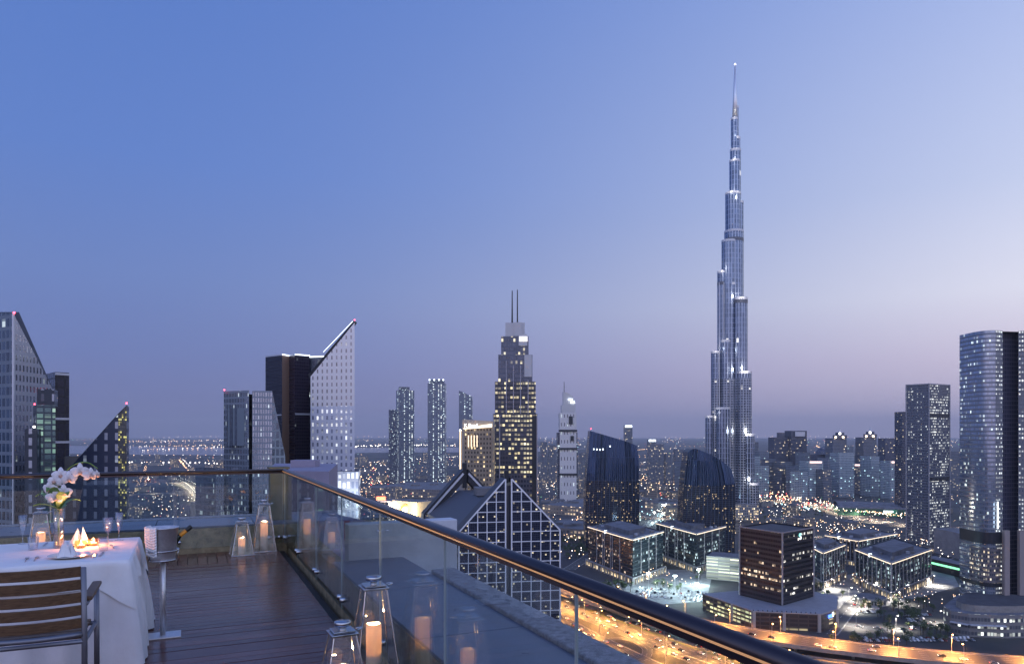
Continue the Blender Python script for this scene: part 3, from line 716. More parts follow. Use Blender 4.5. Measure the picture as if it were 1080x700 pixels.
    boxp(root, 'crown_panel', (*F(551.5, D+8.5), Z(357, D)), (7.5, .6, 10), wc); boxp(root, 'crown_light', (*F(552, D+8), Z(356, D)), (7, .5, 4.2), emit('crown_glow', (1, .95, .92), 1.1))
    boxp(root, 'crown_panel', (*F(557, D+5.5), Z(385, D)), (6.5, .6, 19), wc); boxp(root, 'crown_panel', (*F(546.5, D+11.5), Z(345, D)), (7, .6, 12), wc)
    for px, y in ((540.2, 303), (545.7, 302)):
        q = MB(); q.tube([(*F(px, D+14), Z(338 if px < 543 else 352, D)), (*F(px, D+14), Z(y, D))], [.75, .4], 8); q.build('mast', MT['darkmetal'], root, True)
    # white and dark hotel with curved crown
    D = 1500
    fad = facade('crown_hotel_dark', (.08, .09, .13), (.1, .11, .15), 5, 4, .8, .6, .08, COOL, 1, .5, .2)
    faw = facade('crown_hotel_white', (.1, .1, .13), (.66, .64, .66), 6.5, 18, .25, .4, .1, COOL, 1, .3, .3)
    t = bld('hotel_tower', 'white and dark banded hotel tower with a curved sail crown and mast', 'hotel', quad(588, D+8, 609, D+8, 40), Z(456, D), [fad], 0)
    vol(t, quad(590.5, D, 608, D, 44), 0, Z(435, D), [faw], 0, 'roofgrey', 'white_front', 'white_roof')
    for y in (454, 473, 500): boxp(t, 'dark_band', (*F(599, D-1.5), Z(y, D)), (39, 2, 4.2), 'darkmetal')
    boxp(t, 'dark_window', (*F(602, D-1.5), Z(443, D)), (8, 1.5, 17), 'darkmetal'); boxp(t, 'dark_window', (*F(603.5, D-1.5), Z(462, D)), (7, 1.5, 10), 'darkmetal')
    vol(t, quad(592.3, D+6, 607, D+6, 30), Z(435, D), Z(427, D), [MT['whiteclad']], 0, 'roofgrey', 'drum', 'drum_roof')
    q = MB(); n = 10; pr = []
    for k in range(n+1):
        a = k/n*math.pi/2; pr.append((Vector((*F(594, D+8), 0)).x+26*math.sin(a), Z(427, D)+28*math.cos(a)))
    y0 = D+8; vs = [(x, y0, z) for x, z in pr]+[(pr[0][0], y0, pr[-1][1])]; vs2 = [(x, y+22, z) for x, y, z in vs]
    N = len(vs); q.mesh(vs+vs2, [tuple(range(N))[::-1], tuple(range(N, 2*N))]+[(i, (i+1) % N, N+(i+1) % N, N+i) for i in range(N)])
    q.build('sail_crown', MT['whiteclad'], t, True)
    boxp(t, 'sign_light', (*F(601.5, D+6), Z(421, D)), (9, 1, 3.4), 'coolsign'); boxp(t, 'sign_light', (*F(604, D+6), Z(424, D)), (9, 1, 4), 'coolsign')
    q = MB(); q.tube([(*F(595, D+14), Z(427, D)), (*F(595, D+14), Z(402, D))], [1.2, .5], 6); q.build('mast', MT['darkmetal'], t, True)
    # curved blue sail towers
    fb = facade('sail_glass', (.032, .066, .15), (.03, .05, .1), 2.6, 30, .72, .985, .0, WARM, 1, .75, .1, wob=.2)
    fbl = facade('sail_glass_lit', (.022, .034, .07), (.016, .022, .04), 1.0, 2.4, .85, .5, .085, WARM, .9, .5, .12, rowv=.5, clus=1)
    def sail2(label, D, prof_l, prof_r, topcurve, dep, split, sign):
        """outline: left edge x(y), right edge x(y) by pixel rows, upper edge y(s) along the width"""
        cxm = ((prof_l[0][1]+prof_r[0][1])/2-540)/FPX*D; root = thing('curved_tower', label, 'tower', (cxm, D+dep/2, 0)); HERO.append((cxm, D+dep/2, 48))
        def ex(pr, y):
            for (y0, x0), (y1, x1) in zip(pr, pr[1:]):
                if y1 <= y <= y0: return x0+(x1-x0)*(y0-y)/(y0-y1)
            return pr[-1][1] if y < pr[-1][0] else pr[0][1]
        nseg, nr = 14, 14; yb = HOR+CAMZ*FPX/D
        def P(s, y): x = ex(prof_l, y)+(ex(prof_r, y)-ex(prof_l, y))*s; return ((x-540)/FPX*D, D+((s-.5)**2)*dep*.9, Z(y, D))
        def topy(s): 
            for (s0, y0), (s1, y1) in zip(topcurve, topcurve[1:]):
                if s <= s1: return y0+(y1-y0)*(s-s0)/(s1-s0)
            return topcurve[-1][1]
        for nm, m in (('lower_glass', fbl), ('upper_glass', fb)):
            q = MB()
            for k in range(nseg):
                s0, s1 = k/nseg, (k+1)/nseg
                for i in range(nr):
                    ys = []
                    for s in (s0, s1):
                        lo, hi = (yb, split) if nm == 'lower_glass' else (split, topy(s)); ys.append((lo+(hi-lo)*i/nr, lo+(hi-lo)*(i+1)/nr))
                    pts = [P(s0, ys[0][0]), P(s1, ys[1][0]), P(s1, ys[1][1]), P(s0, ys[0][1])]
                    W = (prof_r[0][1]-prof_l[0][1])/FPX*D
                    q.face(pts, 0, [(s0*W, pts[0][2]), (s1*W, pts[1][2]), (s1*W, pts[2][2]), (s0*W, pts[3][2])])
            q.build(nm, m, root, True)
        edge = [P(k/nseg, topy(k/nseg)) for k in range(nseg+1)]
        for s, e in ((0, -1), (1, 1)):
            q = MB()
            for i in range(nr):
                y0 = yb+(topy(s)-yb)*i/nr; y1 = yb+(topy(s)-yb)*(i+1)/nr; a, b = P(s, y0), P(s, y1)
                f = [a, (a[0], D+dep, a[2]), (b[0], D+dep, b[2]), b]; q.face(f if e > 0 else f[::-1], 0, [(0, a[2]), (dep, a[2]), (dep, b[2]), (0, b[2])])
            q.build('side_glass', fbl, root, True)
        q = MB()
        for a, b in zip(edge, edge[1:]): q.face([a, b, (b[0], D+dep, b[2]), (a[0], D+dep, a[2])])
        for a, b in zip(edge, edge[1:]): q.face([(a[0], D+dep, 0), (a[0], D+dep, a[2]), (b[0], D+dep, b[2]), (b[0], D+dep, 0)])
        q.build('roof', MT['darkmetal'], root, True)
        for k in range(1, nseg, 1):
            s = k/nseg; pts = [Vector(P(s, yb+(topy(s)-yb)*i/nr))-Vector((0, .35, 0)) for i in range(nr+1)]
            f = MB(); f.tube(pts, .22, 4); f.build('fin', FINM, root, True)
        return root, P
    FINM = mat('sail_fin', (.12, .16, .26), .4, .5)
    t, P = sail2('left curved blue glass tower with a flat slanting top and red beacon', 930, [(580, 619), (545, 617.6), (500, 619.5), (454, 623)], [(580, 674), (530, 675.5), (490, 675), (468, 673)], [(0, 454), (.1, 455.5), (.8, 466), (1, 470)], 34, 507, 0)
    b = P(.02, 452.5); beacon(t, b[0], b[1]+1, b[2]+.6, 1.1)
    for s, y, wd in ((.10, 473.5, 1.2), (.16, 473.8, 1.4), (.22, 474, 1.2), (.28, 473.6, 1.6), (.42, 470.5, 1.5)):
        b = P(s, y); boxp(t, 'sign_letter', (b[0], b[1]-.5, b[2]), (wd, .3, 2.0), 'coolsign')
    t, P = sail2('right curved dark blue glass tower with a rounded sloping top', 830, [(600, 722.5), (560, 721), (520, 722.5), (490, 725.5), (474, 728)], [(600, 776.5), (540, 778), (510, 777.5), (496, 774), (486, 770)], [(0, 476.5), (.05, 474), (.13, 472.7), (.3, 475), (.6, 480.5), (.87, 487.5), (1, 495)], 34, 512, 0)
    # distant slabs between
    D = 2100
    fds = facade('far_block', (.12, .14, .18), (.15, .17, .21), 4, 4.2, .6, .6, .08, MIXED, 1.5, .4, .2)
    for i, (a, b, y, lab) in enumerate(((659, 667, 448, 'thin far tower with a glowing white top behind the left sail tower'),
            (684, 692, 463, 'dark slab tower with lit top between the two sail towers'), (692, 700, 468, 'slab joined to the right of the lit topped dark tower'),
            (712, 724, 474, 'broad dark block just left of the right sail tower'), (570, 577, 466, 'grey block just right of the stepped tower'),
            (578, 586, 469, 'squat grey block left of the banded white hotel'), (611, 619, 478, 'small dark block beside the left sail tower'),
            (702, 708, 478, 'small dark tower right of the joined slabs'), (728, 740, 482, 'wide dark slab behind the right sail tower'))):
        t = bld('city_tower', lab, 'tower', quad(a, D, b, D, 24), Z(y, D), [fds], 0)
        if i in (0, 1): boxp(t, 'crown_light', (*F((a+b)/2, D-1), Z(y+1.4, D)), ((b-a)/FPX*D*.9, 2, 6), 'coolsign')
centre()

# ================================================================== supertall
def supertall():
    D = 1300; k = D/FPX
    fb = facade('spire_tower_steel', (.13, .17, .26), (.44, .5, .62), 5.2, 9.0, .74, .95, .004, ((1, .95, .85), (.9, .95, 1)), 2.0, .85, .18, framemetal=.85, clus=.8)
    fbl = facade('spire_tower_low', (.1, .13, .19), (.42, .45, .53), 5.0, 4.6, .74, .8, .035, ((1, .95, .85), (.9, .95, 1)), 1.3, .8, .2, framemetal=.8, clus=.7)
    root = thing('supertall_tower', 'very tall stepped silver tower tapering to a needle spire', 'skyscraper', (*F(770, D), 0)); HERO.append((*F(770, D), 60))
    band = mat('spire_tower_band', (.12, .13, .16), .4, .6)
    def lobe(p0, p1, y, dy, m=fb, bands=(), glow=False):
        r = (p1-p0)/2*k; x, yy = F((p0+p1)/2, D); yy = D+dy; z = Z(y, D); n = 20
        w = MB(); foot = [(x+r*math.cos(2*math.pi*i/n), yy+r*math.sin(2*math.pi*i/n)) for i in range(n)]
        lo = Z(400, D)
        if z > lo and m is fb:
            w.walls(foot, lo, [z]*n, 0); w2 = MB(); w2.walls(foot, 0, [lo]*n, 0); w2.build('lower_shaft', fbl, root, True, True)
        else: w.walls(foot, 0, [z]*n, 0)
        w.build('shaft', m, root, True, True)
        t = MB(); t.top(foot, [z]*n); t.build('terrace', MT['roofgrey'], root, True)
        rim = MB(); rim.lathe([(r+.25, -3.5), (r+.25, .6), (r-.6, .6)], (x, yy, z), 20); rim.build('terrace_rim', MT['whitemetal'], root, True)
        for by in bands:
            b = MB(); b.lathe([(r+.15, -3), (r+.15, 3)], (x, yy, Z(by, D)), 20); b.build('plant_floor', band, root, True, True)
    lobe(764.2, 784, 244, 0, bands=(254, 330))
    lobe(765, 781, 204, -1); lobe(771.5, 784.4, 213, 2)
    lobe(769, 780, 170, -2); lobe(770.3, 781.4, 158, 1); lobe(773, 781, 145, 2); lobe(771, 778, 125, 0); lobe(774.7, 779.4, 112, 2)
    lobe(756, 768.5, 287, -4, bands=(300,)); lobe(760, 775, 255, -7)
    lobe(770.5, 786, 316, -12, bands=(320,)); lobe(763, 774, 300, -10)
    lobe(749, 760.5, 371, -6); lobe(773, 789, 393, -18); lobe(758, 768, 360, -14)
    lobe(743, 752.5, 438.5, -6); lobe(777.5, 791.3, 457.5, -22); lobe(782, 795, 508, -26, fbl); lobe(752, 766, 430, -20)
    q = MB(); q.tube([(*F(775.2, D), Z(125, D)), (*F(775.2, D), Z(100, D)), (*F(775.3, D), Z(68, D))], [5.2, 3.2, 1.1], 10); q.build('spire', mat('spire_steel', (.75, .78, .84), .35, .6), root, True, True)
    beacon(root, *F(775.3, D), Z(68, D), 1.6, 'white_e', 'spire_lamp')
    for px in (758.5, 763.5, 768.8):
        boxp(root, 'mullion_fin', (*F(px, D-18), Z(300, D)/2), (1.0, 1.0, Z(300, D)), 'whitemetal')
    # up-lights on the terraces
    for px, y, dy, w in ((786.5, 391, -30, 90000), (789.5, 456, -36, 90000), (793, 506, -42, 80000), (752, 369, -22, 45000), (746, 437, -20, 30000), (783, 314, -26, 50000), (759, 285, -18, 40000), (767, 203, -16, 30000), (780, 211, -14, 26000), (773, 168, -12, 26000), (779, 143, -8, 20000), (775, 124, -8, 12000)):
        light(root, (*F(px, D+dy-9), Z(y, D)+3.0), w*.24, (1, .93, .84), 3.0, 'terrace_uplight')
    for px, y in ((768, 239), (771, 233), (775, 232)):
        pass
    fp = facade('supertall_podium', (.12, .13, .16), (.34, .33, .33), 3, 4.5, .6, .6, .5, WARM, 1.6, .3, .3)
    vol(root, quad(738, 1250, 800, 1245, 60), 0, 26, [fp], 0, 'roofgrey', 'podium', 'podium_roof')
supertall()

# ================================================================== right-hand towers and bay skyline
def right_group():
    fr = facade('dark_lit_tower', (.1, .12, .16), (.13, .14, .18), 1.6, 3.7, .7, .5, .15, ((.9, .97, 1), (1, .95, .8)), .85, .5, .15, colv=.75, clus=.7)
    fr2 = facade('dark_lit_side', (.1, .12, .16), (.11, .12, .15), 1.9, 3.7, .76, .5, .38, ((.9, .97, 1), (1, .95, .8)), 1.1, .5, .15, clus=1)
    a, b, c, d, e = F(955.5, 985), F(978, 962), F(979.5, 961), F(1001.5, 985), F(978, 1010)
    t = bld('office_tower', 'tall square dark tower with columns of white lit windows', 'tower', [a, c, d, e], Z(405, 968), [fr, fr2], [0, 1, 0, 0])
    frame = mat('tower_frame', (.3, .3, .34), .5, .2)
    for p in (a, c, d): boxp(t, 'corner_frame', (p[0], p[1]-.5, Z(404.5, 968)/2), (1.2, 1.2, Z(404.5, 968)), frame)
    for s0, s1 in ((a, c), (c, d)): strip(t, 'roof_frame', s0, s1, Z(405.2, 968), 1.6, .8, frame, .3)
    for y in (438, 505): strip(t, 'plant_band', c, d, Z(y, 968), 5, .4, 'darkmetal', .3)
    fblue = facade('navy_far', (.06, .07, .11), (.07, .08, .11), 3, 4, .7, .6, .05, MIXED, 1, .5, .2)
    bld('office_tower', 'plain dark tower partly hidden left behind the square lit tower', 'tower', quad(951.5, 1300, 962, 1300, 26), Z(434, 1300), [fblue], 0)
    # curved-front twin tower at the right edge
    D = 575
    fcv = facade('curved_front_glass', (.4, .48, .6), (.2, .22, .27), 1.4, 3.55, .84, .6, .07, ((.85, 1, .95), (1, .96, .85)), .9, .8, .12, colv=.6, clus=.8)
    fcl = facade('curved_lit_column', (.2, .24, .3), (.16, .17, .2), 1.9, 3.55, .55, .42, .75, ((.85, .95, 1), (1, .98, .9)), 1.2, .5, .15, clus=.4)
    top = Z(349, D)
    root = thing('curved_tower', 'huge curved silver glass tower with a dark vertical slot at right', 'tower', (*F(1048, D+20), 0)); HERO.append((*F(1048, D+20), 50))
    pts = []
    n = 18
    for i in range(n+1):
        s = i/n; px = 1012+(1050-1012)*s; dd = 600-30*math.sin(s*math.pi/2*1.05)
        pts.append(F(px, dd))
    yb = 12
    q = MB(); q.walls(pts, yb, [top]*(n+1), 0, False); q.build('curved_front', fcv, root, True, True)
    q = MB(); q.walls([F(1050, 570), F(1057.5, 573)], yb, [top]*2, 0, False); q.build('lit_column', fcl, root, True)
    q = MB(); q.walls([F(1057.5, 573), F(1058, 580), F(1073, 584), F(1074, 575)], yb, [top-1]*4, 0, False); q.build('dark_slot', facade('slot_glass', (.13, .13, .2), (.07, .07, .11), 2.5, 3.55, .85, .8, 0.0, COOL, 1, .6, .15), root, True)
    q = MB(); q.walls([F(1074, 575), F(1081, 573)], yb, [top]*2, 0, False); q.build('lit_column', fcl, root, True)
    rp = []
    for i in range(n+1): s = i/n; rp.append(F(1081+40*s, 573+30*(1-math.cos(s*1.5))))
    q = MB(); q.walls(rp, yb, [top]*(n+1), 0, False); q.build('curved_wing', fcv, root, True, True)
    allp = pts+[F(1057.5, 573), F(1074, 575)]+rp+[F(1110, 640), F(1020, 640)]
    q = MB(); q.top(allp, [top-.6]*len(allp)); q.walls([rp[-1], F(1110, 640), F(1020, 640), pts[0]], 0, [top]*4, 0, False); q.build('roof', MT['roofdark'], root, True)
    for i in range(0, 62):
        z = yb+20+i*3.55
        if z > top-1: break
    q = MB(); up = [(p[0]*.9985, p[1]*.9985) for p in pts]
    k = MB()
    zz = 60
    while zz < top:
        k.walls(up, zz, [zz+.38]*len(up), 0, False); zz += 3.55
    k.build('spandrel_rings', mat('spandrel', (.3, .34, .42), .3, .7), root, True)
    for y, h in ((572, 9), (617, 3)):
        q = MB(); q.walls([(p[0]*.9975, p[1]*.9975) for p in pts]+[F(1058, 571)], Z(y, D), [Z(y, D)+h]*(n+2), 0, False); q.build('plant_band', MT['darkmetal'], root, True)
    fl = facade('curved_low_floors', (.1, .11, .14), (.16, .14, .15), 1.5, 3.6, .7, .5, .42, MIXED, 1.0, .4, .2)
    q = MB(); q.walls([(p[0]*.998, p[1]*.998) for p in pts[5:]]+[F(1055, 570.5)], Z(615, D), [Z(577, D)]*(n-5+2), 0, False); q.build('lower_floors', fl, root, True)
    q = MB(); q.tube([(*F(1052.3, 568), Z(556, D)), (*F(1052.3, 568), Z(528, D))], .5, 6); q.build('light_tube', MT['coolsign'], root, True)
    boxp(root, 'base_pier', (*F(1061, 568), Z(590, D)/2+15), (4.2, 3, Z(545, D)-15), mat('pier_stone', (.33, .28, .27), .7)); boxp(root, 'base_pier', (*F(1077, 568), Z(590, D)/2+15), (4.2, 3, Z(545, D)-15), mat('pier_stone', (.33, .28, .27), .7))
    # rounded podium
    pf = [F(995, 552), F(1003, 537), F(1022, 528), F(1060, 524), F(1100, 526), F(1110, 575), F(1010, 590)]
    fp = facade('podium_shops', (.12, .13, .15), (.24, .23, .23), 2.2, 5.2, .82, .5, .5, ((.9, 1, .92), (1, .95, .85)), 1.1, .2, .3, clus=.9)
    r2 = thing('shopping_podium', 'rounded pale shopping podium around the foot of the curved tower', 'building', (*F(1048, 556), 0)); HERO.append((*F(1048, 552), 55))
    vol(r2, pf, 0, 17, [fp], 0, 'roofgrey')
    strip(r2, 'canopy', pf[2], pf[3], 9.2, .7, 3, 'whitemetal', 1.6)
    strip(r2, 'canopy', pf[1], pf[2], 9.2, .7, 3, 'whitemetal', 1.6)
    vol(r2, inset(pf, .72), 17, 22, [MT['concrete']], 0, 'roofdark', 'upper_storey', 'upper_roof')
    # bay skyline: separate towers far behind
    fs = [facade('bay_glass_a', (.16, .2, .25), (.2, .23, .28), 4, 4.0, .7, .6, .05, ((.7, .95, .95), (1, .92, .75)), 1.5, .5, .15, clus=.9),
          facade('bay_glass_b', (.12, .14, .18), (.15, .17, .21), 4, 4.0, .65, .6, .06, MIXED, 1.6, .5, .15, clus=.9),
          facade('bay_glass_c', (.3, .37, .42), (.36, .42, .47), 4, 4.0, .7, .6, .05, ((.6, .95, 1), (1, .95, .85)), 1.3, .6, .15, clus=.9),
          facade('bay_dark', (.08, .09, .13), (.09, .1, .14), 4, 4.0, .7, .6, .02, MIXED, 1.4, .4, .2)]
    def bay(p0, p1, y, D, f, lab, crown=None):
        t = bld('bay_tower', lab, 'tower', quad(p0, D, p1, D+14, 30), Z(y, D), [fs[f]], 0)
        xm = (p0+p1)/2; wd = (p1-p0)/FPX*D
        if crown == 'pent': vol(t, quad(p0+wd*.1, D+8, p1-wd*.12, D+8, 16), Z(y, D), Z(y-5, D), [fs[3]], 0, name='penthouse', rname='penthouse_roof')
        if crown == 'spire':
            for k, (s, h) in enumerate(((.72, 9), (.45, 16))): boxp(t, 'crown_step', (*F(xm, D+14), Z(y, D)+h/2), (wd*s, wd*s, h), fs[3])
            q = MB(); q.tube([(*F(xm, D+14), Z(y, D)+16), (*F(xm, D+14), Z(y-11, D))], [3.0, .6], 6); q.build('spire', MT['whitemetal'], t, True)
            for dx in (-.3, .25): beacon(t, *F(xm+dx*(p1-p0), D-2), Z(y, D)+3, 3.2, 'warm_b', 'crown_lamp')
            beacon(t, *F(xm, D-2), Z(y-5, D), 3.6, 'white_b', 'crown_lamp')
        if crown == 'lit': boxp(t, 'crown_light', (*F(xm, D-1), Z(y+1.2, D)), (wd*.8, 2, 4), emit('crown_pink', (1, .7, .6), 1.6))
        if crown == 'panel': boxp(t, 'crown_panel', (*F(xm+1, D-1), Z(y+3.5, D)), (wd*.62, 2, 13), 'whitemetal')
        if crown == 'hump':
            q = MB(); x, yy = F(xm, D+12); q.lathe([(wd*.5, 0), (wd*.46, 10), (wd*.32, 20), (wd*.1, 26), (0, 27)], (x, yy, Z(y, D)), 16); q.build('domed_top', fs[3], t, True)
        return t
    MT['warm_b'] = emit('crown_warm', (1, .72, .5), 4); MT['white_b'] = emit('crown_white', (1, .95, .9), 4)
    bay(789, 800, 466, 2000, 1, 'dark bay tower just right of the supertall tower')
    bay(801, 811, 476, 1900, 0, 'low bay tower with scattered lights second from the supertall')
    bay(807, 818, 484, 1780, 1, 'short dim bay block in front of the plain topped pair')
    bay(817, 833, 461, 2050, 3, 'plain dark bay tower with a small penthouse on its roof', 'pent')
    bay(834.5, 851, 454, 2050, 3, 'taller dark bay tower with a pale panel across its crown', 'panel')
    bay(824, 836, 487, 1760, 1, 'short block in front of the gap between penthouse and panel towers')
    bay(839, 849, 491, 1720, 0, 'narrow block with lit storeys below the pale panelled tower')
    bay(853, 868, 486, 1650, 2, 'pale square block with pink lit crown before the domed tower', 'lit')
    bay(860, 880, 479, 2300, 3, 'dark bay tower with a rounded domed top', 'hump')
    bay(878.5, 893, 462, 1950, 1, 'left of the two bay towers topped with lit spires', 'spire')
    bay(885, 901, 477, 1700, 2, 'pale green glass slab in front of the left spired tower')
    bay(901, 909.5, 489, 1800, 1, 'small block with pink lit top between the spired towers', 'lit')
    bay(911, 924.5, 461, 1950, 1, 'right of the two bay towers topped with lit spires', 'spire')
    bay(918.5, 927.5, 481, 1720, 2, 'slim pale slab in front of the right spired tower')
    bay(934, 951, 462, 2100, 3, 'broad plain dark tower left of the square lit tower')
    bay(939, 956, 486, 1650, 2, 'pale block with pink crown beside the square lit tower', 'lit')
    bay(927, 936, 480, 2250, 3, 'thin dark tower behind the right spired tower')
    for p0, p1, y, D, f, lab in ((796, 802, 481, 1700, 2, 'thin pale slab nearest the supertall at its right'), (812, 817, 477, 2150, 0, 'thin tower left of the penthouse tower'), (829, 834, 473, 2250, 0, 'thin tower in the gap left of the panel crowned tower'), (849, 854.5, 477, 2000, 0, 'thin tower touching the panel crowned tower at its right'),
            (846, 852, 497, 1600, 2, 'short pale block standing at the foot of the panel crowned tower'), (873, 879, 483, 1850, 0, 'thin tower left of the left spired tower'), (894, 900, 470, 2250, 0, 'thin tower right of the left spired tower'), (903, 908, 480, 2100, 0, 'thin tower midway between the two spired towers'), (929, 934, 488, 1750, 2, 'thin pale block right of the right spired tower'), (806, 811, 491, 1650, 2, 'short pale block before the second bay tower'), (720, 727, 486, 1900, 0, 'thin tower left of the right sail tower'), (640, 646, 480, 2300, 0, 'thin tower hidden mostly by the left sail tower')):
        bay(p0, p1, y, D, f, lab)
    bay(1001, 1013, 476, 1900, 1, 'dark block in the gap left of the curved tower')
    bay(868, 877, 495, 1640, 1, 'low block lit along its base beside the pale pink crowned block')
right_group()

# ================================================================== mid-ground offices
def offices():
    def office(label, A, B, C, top, fl, fr_, n_l, n_r, base=7.5, sign=True, roofh=3.5):
        # A-B left face, B-C right face, B is the near corner (ground positions)
        A, B, C = Vector(A), Vector(B), Vector(C); Dp = A+C-B
        foot = [tuple(A), tuple(B), tuple(C), tuple(Dp)]
        root = thing('office_building', label, 'office building', (*((A+C)/2), 0)); register(foot)
        up = inset(foot, .94)
        vol(root, up, base, top, [fl, fr_], [0, 1, 0, 1], 'roofgrey', parapet=1.0)
        stone = OFF['stone']
        vol(root, foot, 0, base-.6, [OFF['base']], 0, 'roofgrey', 'podium', 'podium_roof')
        for (p, q) in ((foot[0], foot[1]), (foot[1], foot[2])):
            strip(root, 'podium_cornice', p, q, base-.4, 1.1, 1.0, stone, .2)
            l = math.dist(p, q); k = max(3, int(l/7))
            for i in range(k+1):
                s = i/k; x = p[0]+(q[0]-p[0])*s; y = p[1]+(q[1]-p[1])*s; d = Vector((q[0]-p[0], q[1]-p[1])); nrm = Vector((d.y, -d.x)).normalized()
                boxp(root, 'podium_column', (x+nrm.x*.5, y+nrm.y*.5, (base-1)/2), (.9, .9, base-1), stone, math.atan2(d.y, d.x))
        for (p, q, n) in ((up[0], up[1], n_l), (up[1], up[2], n_r)):
            strip(root, 'cornice', p, q, top+.1, 1.2, 1.4, stone, .4)
            strip(root, 'roof_light', p, q, top-1.0, .55, .4, 'warmroof', .75)
            d = Vector((q[0]-p[0], q[1]-p[1])); nrm = Vector((d.y, -d.x)).normalized()
            for s in n:
                x = p[0]+d.x*s; y = p[1]+d.y*s
                boxp(root, 'pilaster', (x+nrm.x*.35, y+nrm.y*.35, (base+top-1.6)/2), (.8, .7, top-base-1.6), stone, math.atan2(d.y, d.x))
        vol(root, inset(up, .55), top-1, top+roofh, [MT['roofgrey']], 0, 'roofgrey', 'plant_room', 'plant_roof')
        for k in range(9):
            x, y = rng.uniform(.08, .92), rng.uniform(.08, .92)
            if .2 < x < .8 and .2 < y < .8: x = rng.choice((.1, .16, .86, .9))
            q = Vector(up[1])+(Vector(up[0])-Vector(up[1]))*x+(Vector(up[2])-Vector(up[1]))*y; boxp(root, 'roof_unit', (q.x, q.y, top+.2), (rng.uniform(1.5, 4), rng.uniform(1.5, 3), rng.uniform(1.4, 3)), rng.choice(('concrete', 'roofgrey', 'whitemetal')), .4)
        if sign: s = Vector(up[0]).lerp(Vector(up[1]), .42); boxp(root, 'sign_box', (s.x, s.y-.9, top-.5), (3, .5, 3.2), 'coolsign')
        return root
    OFF = {'stone': mat('office_stone', (.42, .4, .4), .7, noise_s=.5, noise_a=.12)}
    MT['warmroof'] = emit('roof_edge_warm', (1, .8, .58), 1.7)
    OFF['base'] = facade('office_base', (.1, .1, .1), (.24, .21, .18), 1.75, 6.4, .7, .6, .8, WARM, 1.5, .2, .3)
    fl = facade('office_brown', (.05, .04, .045), (.045, .035, .035), 1.6, 3.7, .8, .6, .1, ((1, .75, .55), (1, .92, .85)), 1.1, .4, .15, rowv=.5, clus=1)
    fr_ = facade('office_teal', (.05, .08, .1), (.035, .05, .06), 1.6, 3.7, .85, .7, .1, ((.7, .95, 1), (1, .95, .85)), 1.1, .5, .12, rowv=.5)
    lines = lambda n: [i/n for i in range(n+1)]
    office('brown glass office with lit roof edge below the left sail tower', gp(618, 596), gp(668, 617), gp(702, 604), Z(566, 700)-4, fl, fr_, [0.22, .36, .4, .54, .58, .74], [.25, .5, .75])
    office('dark glass office with lit roof edge below the right sail tower', gp(690, 588), gp(735, 605), gp(768, 593), Z(560, 765)-3, fr_, fr_, [.1, .26, .32, .5, .56, .72], [.25, .5, .75])
    office('office with tight white pilasters and lit cornice in front of the plaza', gp(900, 614), gp(940, 634), gp(984, 614), 34, fr_, fr_, lines(8), lines(11), 8)
    office('smaller office with white pilasters half behind the brown cube', gp(850, 610), gp(868, 622), gp(892, 610), 36, fr_, fr_, [.5, .9], lines(8), 8)
    office('long office behind the pilastered pair with windowed attic', gp(868, 590), gp(905, 598), gp(948, 588), 30, fl, fr_, lines(9), lines(10), 6)
    # brown cube on a podium
    root = thing('office_building', 'plain brown glass cube office with a teal emblem near its top', 'office building', (*F(820, 585), 0))
    A, B, C = F(780, 604), F(825, 566), F(858, 598)
    foot = [A, B, C, tuple(Vector(A)+Vector(C)-Vector(B))]; register(foot)
    fc = facade('cube_brown', (.055, .035, .035), (.05, .033, .032), 1.7, 3.9, .86, .5, .14, ((1, .7, .42), (1, .93, .82)), 1.2, .45, .15, rowv=.8, clus=.8)
    fcr = facade('cube_dark', (.03, .026, .03), (.028, .024, .028), 1.7, 3.9, .86, .5, .1, ((1, .92, .8), (.85, .95, 1)), 1.2, .4, .15, rowv=.9, clus=.8)
    zt = Z(560, 575)
    vol(root, foot, 14, zt, [fc, fcr], [0, 1, 1, 1], 'roofdark', parapet=1.2)
    fr3 = mat('cube_frame', (.3, .27, .28), .6)
    for p in foot[:3]: boxp(root, 'corner_pier', (p[0], p[1]-.2, (zt+15)/2), (1.1, 1.1, zt-13.6), fr3)
    for p, q in ((A, B), (B, C)): strip(root, 'roof_frame', p, q, zt, .9, .7, fr3, .2)
    d = Vector(C)-Vector(B); rz = math.atan2(d.y, d.x); nrm = Vector((d.y, -d.x)).normalized()
    e = Vector(B).lerp(Vector(C), .55)+nrm*.4; ez = Z(566, 580)
    # emblem: two interlocked ribbons
    for sgn, m in ((1, 'cyan'), (-1, 'coolsign')):
        q = MB(); pts = []
        for k in range(9):
            a = math.pi*(.15+k/8*1.1); ox = 1.05*math.cos(a)*sgn; oz = 1.25*math.sin(a)*sgn+.95*sgn
            pts.append((e.x+math.cos(rz)*ox, e.y+math.sin(rz)*ox, ez+oz))
        q.tube(pts, .42, 6); q.build('emblem', MT[m], root, True)
    # podium
    p = thing('podium_building', 'low brown podium with a pale flat roof and stone piers along the highway', 'building', (*F(812, 575), 0))
    pf = [F(741, 610), F(795, 549), F(866, 540), F(883, 556), F(884, 600), F(830, 640)]; register(pf)
    fpod = facade('podium_brown', (.06, .045, .04), (.1, .07, .06), 7, 3.2, .86, .6, .12, ((1, .85, .5), (1, .6, .3)), .8, .2, .3)
    fpg = facade('podium_yellow', (.08, .07, .05), (.16, .12, .1), 5, 3.2, .8, .55, .55, ((1, .9, .5), (.85, 1, .6)), .9, .2, .3)
    vol(p, pf, 0, 13.7, [fpod, fpg], [1, 0, 0, 0, 0, 0], mat('podium_roof', (.3, .3, .34), .7, noise_s=.2, noise_a=.15))
    ps = mat('podium_pier', (.45, .38, .34), .7)
